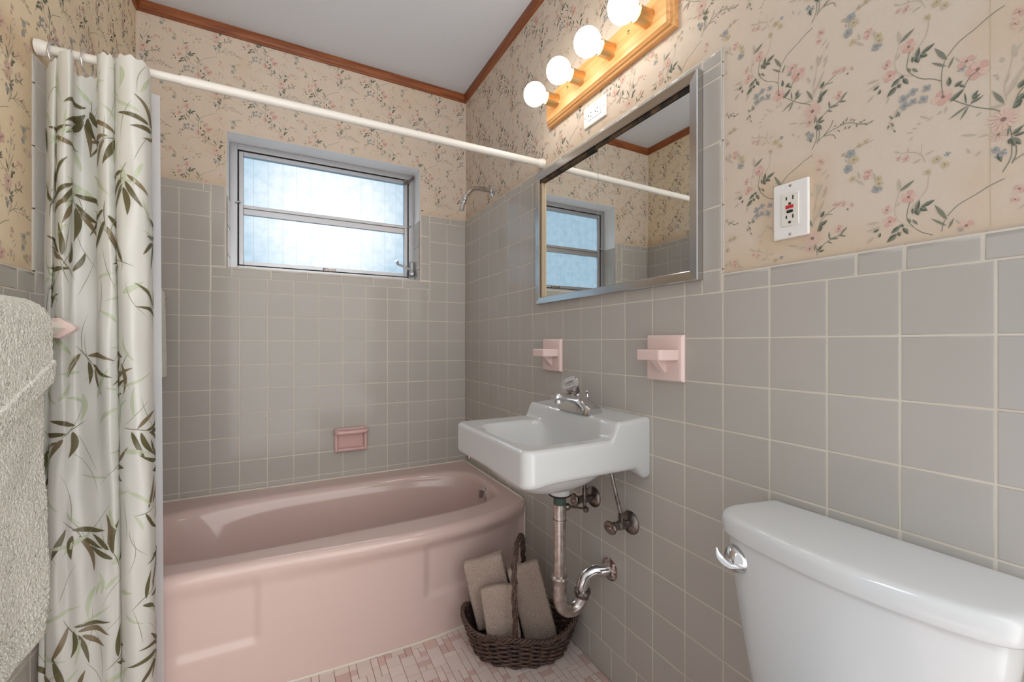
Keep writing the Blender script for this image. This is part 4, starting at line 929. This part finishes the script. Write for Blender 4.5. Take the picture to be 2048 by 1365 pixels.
# ---------------------------------------------------------------- towels
def terry(path, th, u0, u1, frame_, step=.0032, amp=.0011, seed=0, wav=.004, endr=True, shape=None, wz=None):
    """a folded sheet: closed cross-section loop of a path with thickness, run along u"""
    P_ = [V((p[0], p[1], 0)) for p in path]
    fine = []
    for p, q in zip(P_, P_[1:]):
        n = max(1, int((q-p).length/step)); fine += [p.lerp(q, k/n) for k in range(n)]
    fine.append(P_[-1])
    A, B = [], []
    for i, p in enumerate(fine):
        tn = (fine[min(i+1, len(fine)-1)]-fine[max(i-1, 0)]).normalized(); nn = V((-tn.y, tn.x, 0))
        A.append(p+nn*th/2); B.append(p-nn*th/2)
    tn0 = (fine[1]-fine[0]).normalized(); tn1 = (fine[-1]-fine[-2]).normalized()
    capA = [fine[0]-tn0*th*.5*math.cos(a)+V((-tn0.y, tn0.x, 0))*th*.5*math.sin(a) for a in (-PI/4, 0, PI/4)]
    capB = [fine[-1]+tn1*th*.5*math.cos(a)+V((-tn1.y, tn1.x, 0))*th*.5*math.sin(a) for a in (PI/4, 0, -PI/4)]
    loop = A+capB+B[::-1]+capA
    cen = fine+[fine[-1]]*len(capB)+fine[::-1]+[fine[0]]*len(capA)
    nU = max(2, int(abs(u1-u0)/step)); rings = []; R2 = th*.5; sg = 1 if u1 > u0 else -1
    us = [u0+sg*R2*q for q in (0, .04, .15, .35, .65)]+[lerp(u0+sg*R2, u1-sg*R2, k/nU) for k in range(nU+1)]+[u1-sg*R2*q for q in (.65, .35, .15, .04, 0)]
    for u in us:
        du = min(abs(u-u0), abs(u1-u)); f = math.sqrt(max(0, 1-max(0, 1-du/R2)**2)); f = max(f, .12)
        rg = []
        for p, c_ in zip(loop, cen):
            p = c_.lerp(p, f); x, y = p.x, p.y
            sh = shape(u, x, y) if shape else (0, 0)
            w = wav*noise.noise(V((u*9+seed, x*9, y*9)))*(sm(wz, wz-.2, y) if wz else 1)
            r1 = amp*noise.noise(V((u*330, x*330+seed, y*330)))+amp*.6*noise.noise(V((u*700, x*700, y*700+seed)))
            eu = amp*1.5*noise.noise(V((x*260+seed, y*260, u*20)))*(1 if du < R2 else 0)
            rg.append(frame_(u+eu, x+sh[0]+w+r1, y+sh[1]+w*.6+r1))
        rings.append(rg)
    m_ = MB(); m_.loft(rings, True, True, True); return m_
# big towel over the left bar: the section lies in (X, Z), u runs along Y
bx, bz = -1.374, 1.103
def bar(lab, y0_, y1_, bz_, name='towel_bar'):
    t_ = thing(name, lab, 'towel bar', (LX, (y0_+y1_)/2, bz_))
    r_ = .0155; m_ = MB()
    m_.loft([[(bx+r_*math.cos(a), y, bz_+r_*math.sin(a)) for a in (0, PI/2, PI, 3*PI/2)] for y in (y0_, y1_)], True); m_.build('bar', 'cream_plastic', parent=t_, smooth=False, bevel=.001)
    for y, s_ in ((y0_, -1), (y1_, 1)):
        m_ = MB(); rg = []
        for x, h in ((LX-.0004, .034), (LX+.010, .031), (LX+.022, .014), (bx-.028, .012), (bx-.016, .0205), (bx+.002, .0245), (bx+.014, .016), (bx+.031, .003)):
            rg.append([(x, y+s_*d_, bz_+h*k) for d_, k in ((-.008, -1), (.020, -1), (.020, 1), (-.008, 1))])
        m_.loft(rg, True); m_.build('post', 'pink_ceramic', parent=t_, bevel=.0025, seg=3)
    return t_
bar('cream towel bar with pink ceramic posts on the left wall, holding the sage bath towel', -1.62, -.895, bz)
bar('cream towel bar with pink ceramic posts inside the bathtub alcove behind the curtain', -.60, -.035, 1.262)
def drape(bz_, zf, zb, r_):
    pts = [(bx-r_-.004, zb), (bx-r_-.001, bz_-.10)]
    for k in range(13):
        a = PI-PI*k/12; pts.append((bx+r_*math.cos(a), bz_+.002+r_*math.sin(a)))
    pts += [(bx+r_+.003, bz_-.10), (bx+r_+.006, zf)]
    return pts
fr = lambda u, x, y: (x, u, y)
mb = terry(drape(bz, .483, .60, .0255), .013, -1.060, -1.56, fr, seed=1, wav=.007, step=.0035, amp=.0016, wz=bz-.02, shape=lambda u, x, y: (.003*sm(1.1, .6, y)*(x > bx)+.0016*math.sin((y-.25*(u+1.06))*480)*(.505 < y-.25*(u+1.06) < .585), .02*(u+1.036)*(y < .7)*-1))
o = mb.build('bath_towel', 'towel_green', loc=(bx, -1.3, bz), angle=180); tag(o, 'long pale sage bath towel draped over the near towel bar on the left wall', 'towel')
mb = terry(drape(bz, 1.045, .90, .047), .010, -1.072, -1.50, fr, seed=1, wav=.007, step=.0035, amp=.0016, wz=bz-.02, shape=lambda u, x, y: (0, (u+1.04)*.42*sm(bz, bz-.05, y)*(x > bx)))
o = mb.build('hand_towel', 'towel_green', loc=(bx, -1.28, bz), angle=180); tag(o, 'small sage hand towel with a slanting hem laid over the bath towel', 'towel')
mb = terry(drape(1.262, .936, .96, .027), .014, -.060, -.42, fr, seed=7, wav=.006, step=.005, wz=1.24)
o = mb.build('wash_towel', 'towel_green', loc=(bx, -.2, 1.262), angle=180); tag(o, 'sage towel hanging in the bathtub alcove, peeking out past the shower liner', 'towel')
# ---------------------------------------------------------------- basket with rolled towels
bc = V((-.186, -.971, 0)); bu = V((.8818, -.4716, 0)); bv = V((.4716, .8818, 0))
Bk = thing('wicker_basket', 'dark brown oval wicker basket with an arched handle on the floor', 'basket', bc)
def bw(u, v, z): return bc+bu*u+bv*v+V((0, 0, z))
def orad(z):
    t_ = min(1, max(0, z/.13)); return lerp(.148, .196, t_**.75), lerp(.088, .122, t_**.75)
def rimz(a): return .106+.026*abs(math.cos(a))**1.5+.012*math.cos(4*a+.4)
# inner lining
mb = MB(); NR = 72; rings = []
for k in range(9):
    rg = []
    for i in range(NR):
        a = 2*PI*i/NR; zt = rimz(a)-.012; z = .004+(zt-.004)*k/8; A_, B_ = orad(z); rg.append(bw((A_-.006)*math.cos(a), (B_-.006)*math.sin(a), z))
    rings.append(rg)
mb.loft(rings, True, True, False); mb.build('lining', 'wicker_in', parent=Bk)
mb = MB(); NS = 30; rows_ = 12
for k in range(rows_):
    pts = []; n = NS*6
    for i in range(n):
        a = 2*PI*i/n; z = .005+(rimz(a)-.016)*(k+.3)/rows_; A_, B_ = orad(z); w = .0046*math.cos(NS/2*a+PI*k)
        pts.append(bw((A_+w)*math.cos(a), (B_+w)*math.sin(a), z+.0006*math.sin(a*13+k)))
    mb.tube(pts, .0046, 8, closed=True)
mb.build('woven_side', 'wicker', parent=Bk, angle=180)
mb = MB()
for i in range(NS):
    a = 2*PI*(i+.5)/NS; mb.tube([bw(orad(z)[0]*math.cos(a), orad(z)[1]*math.sin(a), z) for z in [.004+(rimz(a)-.006)*k/6 for k in range(7)]], .0030, 6)
mb.build('stakes', 'wicker', parent=Bk, angle=180)
mb = MB()
for ph in range(3):
    pts = []; n = 260
    for i in range(n):
        a = 2*PI*i/n; z = rimz(a)-.004; A_, B_ = orad(z); q = 26*a+ph*2*PI/3
        pts.append(bw((A_+.003+.0045*math.cos(q))*math.cos(a), (B_+.003+.0045*math.cos(q))*math.sin(a), z+.005*math.sin(q)))
    mb.tube(pts, .0038, 6, closed=True)
for ph in range(2):
    pts = []; n = 260
    for i in range(n):
        a = 2*PI*i/n; z = rimz(a)-.016-.010*math.cos(8*a+1.2); A_, B_ = orad(z); q = 40*a+ph*PI
        pts.append(bw((A_+.007+.0025*math.cos(q))*math.cos(a), (B_+.007+.0025*math.cos(q))*math.sin(a), z+.003*math.sin(q)))
    mb.tube(pts, .0022, 6, closed=True)
mb.build('rim_braid', 'wicker_braid', parent=Bk, angle=180)
HP = crom([bw(-.014, -.110, .085), bw(-.016, -.118, .16), bw(-.018, -.112, .25), bw(-.019, -.088, .325), bw(-.012, -.045, .376), bw(0, 0, .388), bw(.010, .045, .372), bw(.014, .082, .31), bw(.014, .104, .22), bw(.012, .110, .09)], 12)
mb = MB(); mb.tube(HP, .0062, 10)
for ph in range(3):
    pts = []
    for i, p in enumerate(HP):
        tn = (HP[min(i+1, len(HP)-1)]-HP[max(i-1, 0)]).normalized(); n1 = bu.copy(); n2 = tn.cross(n1); q = i*.30+ph*2*PI/3
        pts.append(p+n1*.0062*math.cos(q)+n2*.0062*math.sin(q))
    mb.tube(pts, .0038, 7)
pts = []
for i, p in enumerate(HP):
    tn = (HP[min(i+1, len(HP)-1)]-HP[max(i-1, 0)]).normalized(); n1 = bu.copy(); n2 = tn.cross(n1); q = -i*.42
    pts.append(p+n1*.0104*math.cos(q)+n2*.0104*math.sin(q))
mb.tube(pts, .0016, 6)
mb.build('handle', 'wicker_braid', parent=Bk, angle=180)
def btowel(lab, u0, u1, z0_, z1_, v0, roll, lean, layers, th, seed):
    """sheet folded back and forth, folds on top; section lies in (v, z)"""
    path = []; w = th*1.02
    h = z1_-z0_
    for k in range(layers):
        x = (k-(layers-1)/2)*w
        col_ = [(x, z0_), (x, z0_+h*.5), (x, z1_-w*.5)] if k % 2 == 0 else [(x, z1_-w*.5), (x, z0_+h*.5), (x, z0_)]
        path += col_
        if k < layers-1 and k % 2 == 0:
            path += [(x+w*.5-w*.5*math.cos(PI*q/8), z1_-w*.5+w*.5*math.sin(PI*q/8)) for q in range(1, 8)]
        elif k < layers-1:
            path += [(x+w*.5-w*.5*math.cos(PI*q/6), z0_-w*.5*math.sin(PI*q/6)) for q in range(1, 6)]
    um = (u0+u1)/2; cr, sr = math.cos(roll), math.sin(roll)
    def f_(u, x, y):
        a, b = u-um, y-z0_
        uu = um+a*cr+b*sr; zz = z0_-a*sr+b*cr
        return bw(uu, v0+x+lean*(zz-z0_), zz)
    m_ = terry(path, th, u0, u1, f_, step=.0034, amp=.0016, seed=seed, wav=.008)
    o_ = m_.build('folded_towel', 'towel_taupe', loc=bw(um, v0, z0_), angle=180); tag(o_, lab, 'towel', 'taupe towels in the wicker basket')
btowel('taupe folded towel standing tallest at the back left of the basket', -.148, -.008, .088, .308, .018, -.24, .06, 3, .020, 11)
btowel('taupe folded towel at the front of the basket, left of its handle', -.106, .004, .072, .242, -.052, -.16, .05, 3, .014, 12)
btowel('taupe folded towel on the right of the basket handle, tilted beside the drain pipe', +.019, .131, .045, .292, .004, -.26, .06, 3, .0165, 13)
# ---------------------------------------------------------------- camera, light, world
F_ = 850.5625; cam = bpy.data.cameras.new('camera'); co = bpy.data.objects.new('camera', cam); C.objects.link(co)
cam.sensor_width = 36; cam.sensor_fit = 'HORIZONTAL'; cam.lens = F_/2048*36; cam.shift_y = (687.1575-682.5)/2048; cam.clip_start = .02
co.location = (-.9093, -2.2677, 1.0675); co.rotation_euler = (PI/2, 0, -math.radians(28.13434645))
sc_ = bpy.context.scene; sc_.camera = co
W = bpy.data.worlds.new('world'); sc_.world = W; W.use_nodes = True
nt, N, L = W.node_tree, W.node_tree.nodes, W.node_tree.links
bg = N['Background']; tc = N.new('ShaderNodeTexCoord'); sp = N.new('ShaderNodeSeparateXYZ'); L.new(tc.outputs['Generated'], sp.inputs[0])
mr = N.new('ShaderNodeMapRange'); mr.inputs['From Min'].default_value = -.1; mr.inputs['From Max'].default_value = .1; L.new(sp.outputs['Y'], mr.inputs['Value'])
# bright patch of sky beyond the window
dt = N.new('ShaderNodeVectorMath'); dt.operation = 'DOT_PRODUCT'; dt.inputs[1].default_value = V((.085, 1, .27)).normalized(); L.new(tc.outputs['Generated'], dt.inputs[0])
m2 = N.new('ShaderNodeMapRange'); m2.inputs['From Min'].default_value = .984; m2.inputs['From Max'].default_value = .9995; m2.interpolation_type = 'SMOOTHSTEP'; L.new(dt.outputs['Value'], m2.inputs['Value'])
mxs = N.new('ShaderNodeMix'); mxs.data_type = 'RGBA'; mxs.inputs['A'].default_value = (.40, .57, .71, 1); mxs.inputs['B'].default_value = (.98, 1.02, 1.03, 1); L.new(m2.outputs['Result'], mxs.inputs['Factor'])
mu = N.new('ShaderNodeMapRange'); mu.inputs['From Min'].default_value = .48; mu.inputs['From Max'].default_value = .68; L.new(sp.outputs['Z'], mu.inputs['Value'])
mk = N.new('ShaderNodeMix'); mk.data_type = 'RGBA'; mk.inputs['B'].default_value = (12.0, 12.8, 14, 1); L.new(mu.outputs['Result'], mk.inputs['Factor']); L.new(mxs.outputs['Result'], mk.inputs['A'])
mf = N.new('ShaderNodeMapRange'); mf.inputs['From Min'].default_value = -.5; mf.inputs['From Max'].default_value = -.08; L.new(sp.outputs['X'], mf.inputs['Value'])
mh = N.new('ShaderNodeMix'); mh.data_type = 'RGBA'; mh.inputs['A'].default_value = (.68, .68, .68, 1); mh.inputs['B'].default_value = (2.7, 2.67, 2.62, 1); L.new(mf.outputs['Result'], mh.inputs['Factor'])
mx = N.new('ShaderNodeMix'); mx.data_type = 'RGBA'; L.new(mh.outputs['Result'], mx.inputs['A']); L.new(mk.outputs['Result'], mx.inputs['B']); L.new(mr.outputs['Result'], mx.inputs['Factor'])
L.new(mx.outputs['Result'], bg.inputs['Color']); bg.inputs['Strength'].default_value = 1.0
sc_.view_settings.view_transform = 'Standard'; sc_.view_settings.look = 'None'; sc_.view_settings.exposure = 0.26; sc_.view_settings.gamma = 1
sc_.view_settings.use_curve_mapping = False
sc_.cycles.use_denoising = True; sc_.cycles.max_bounces = 10; sc_.cycles.sample_clamp_indirect = 6
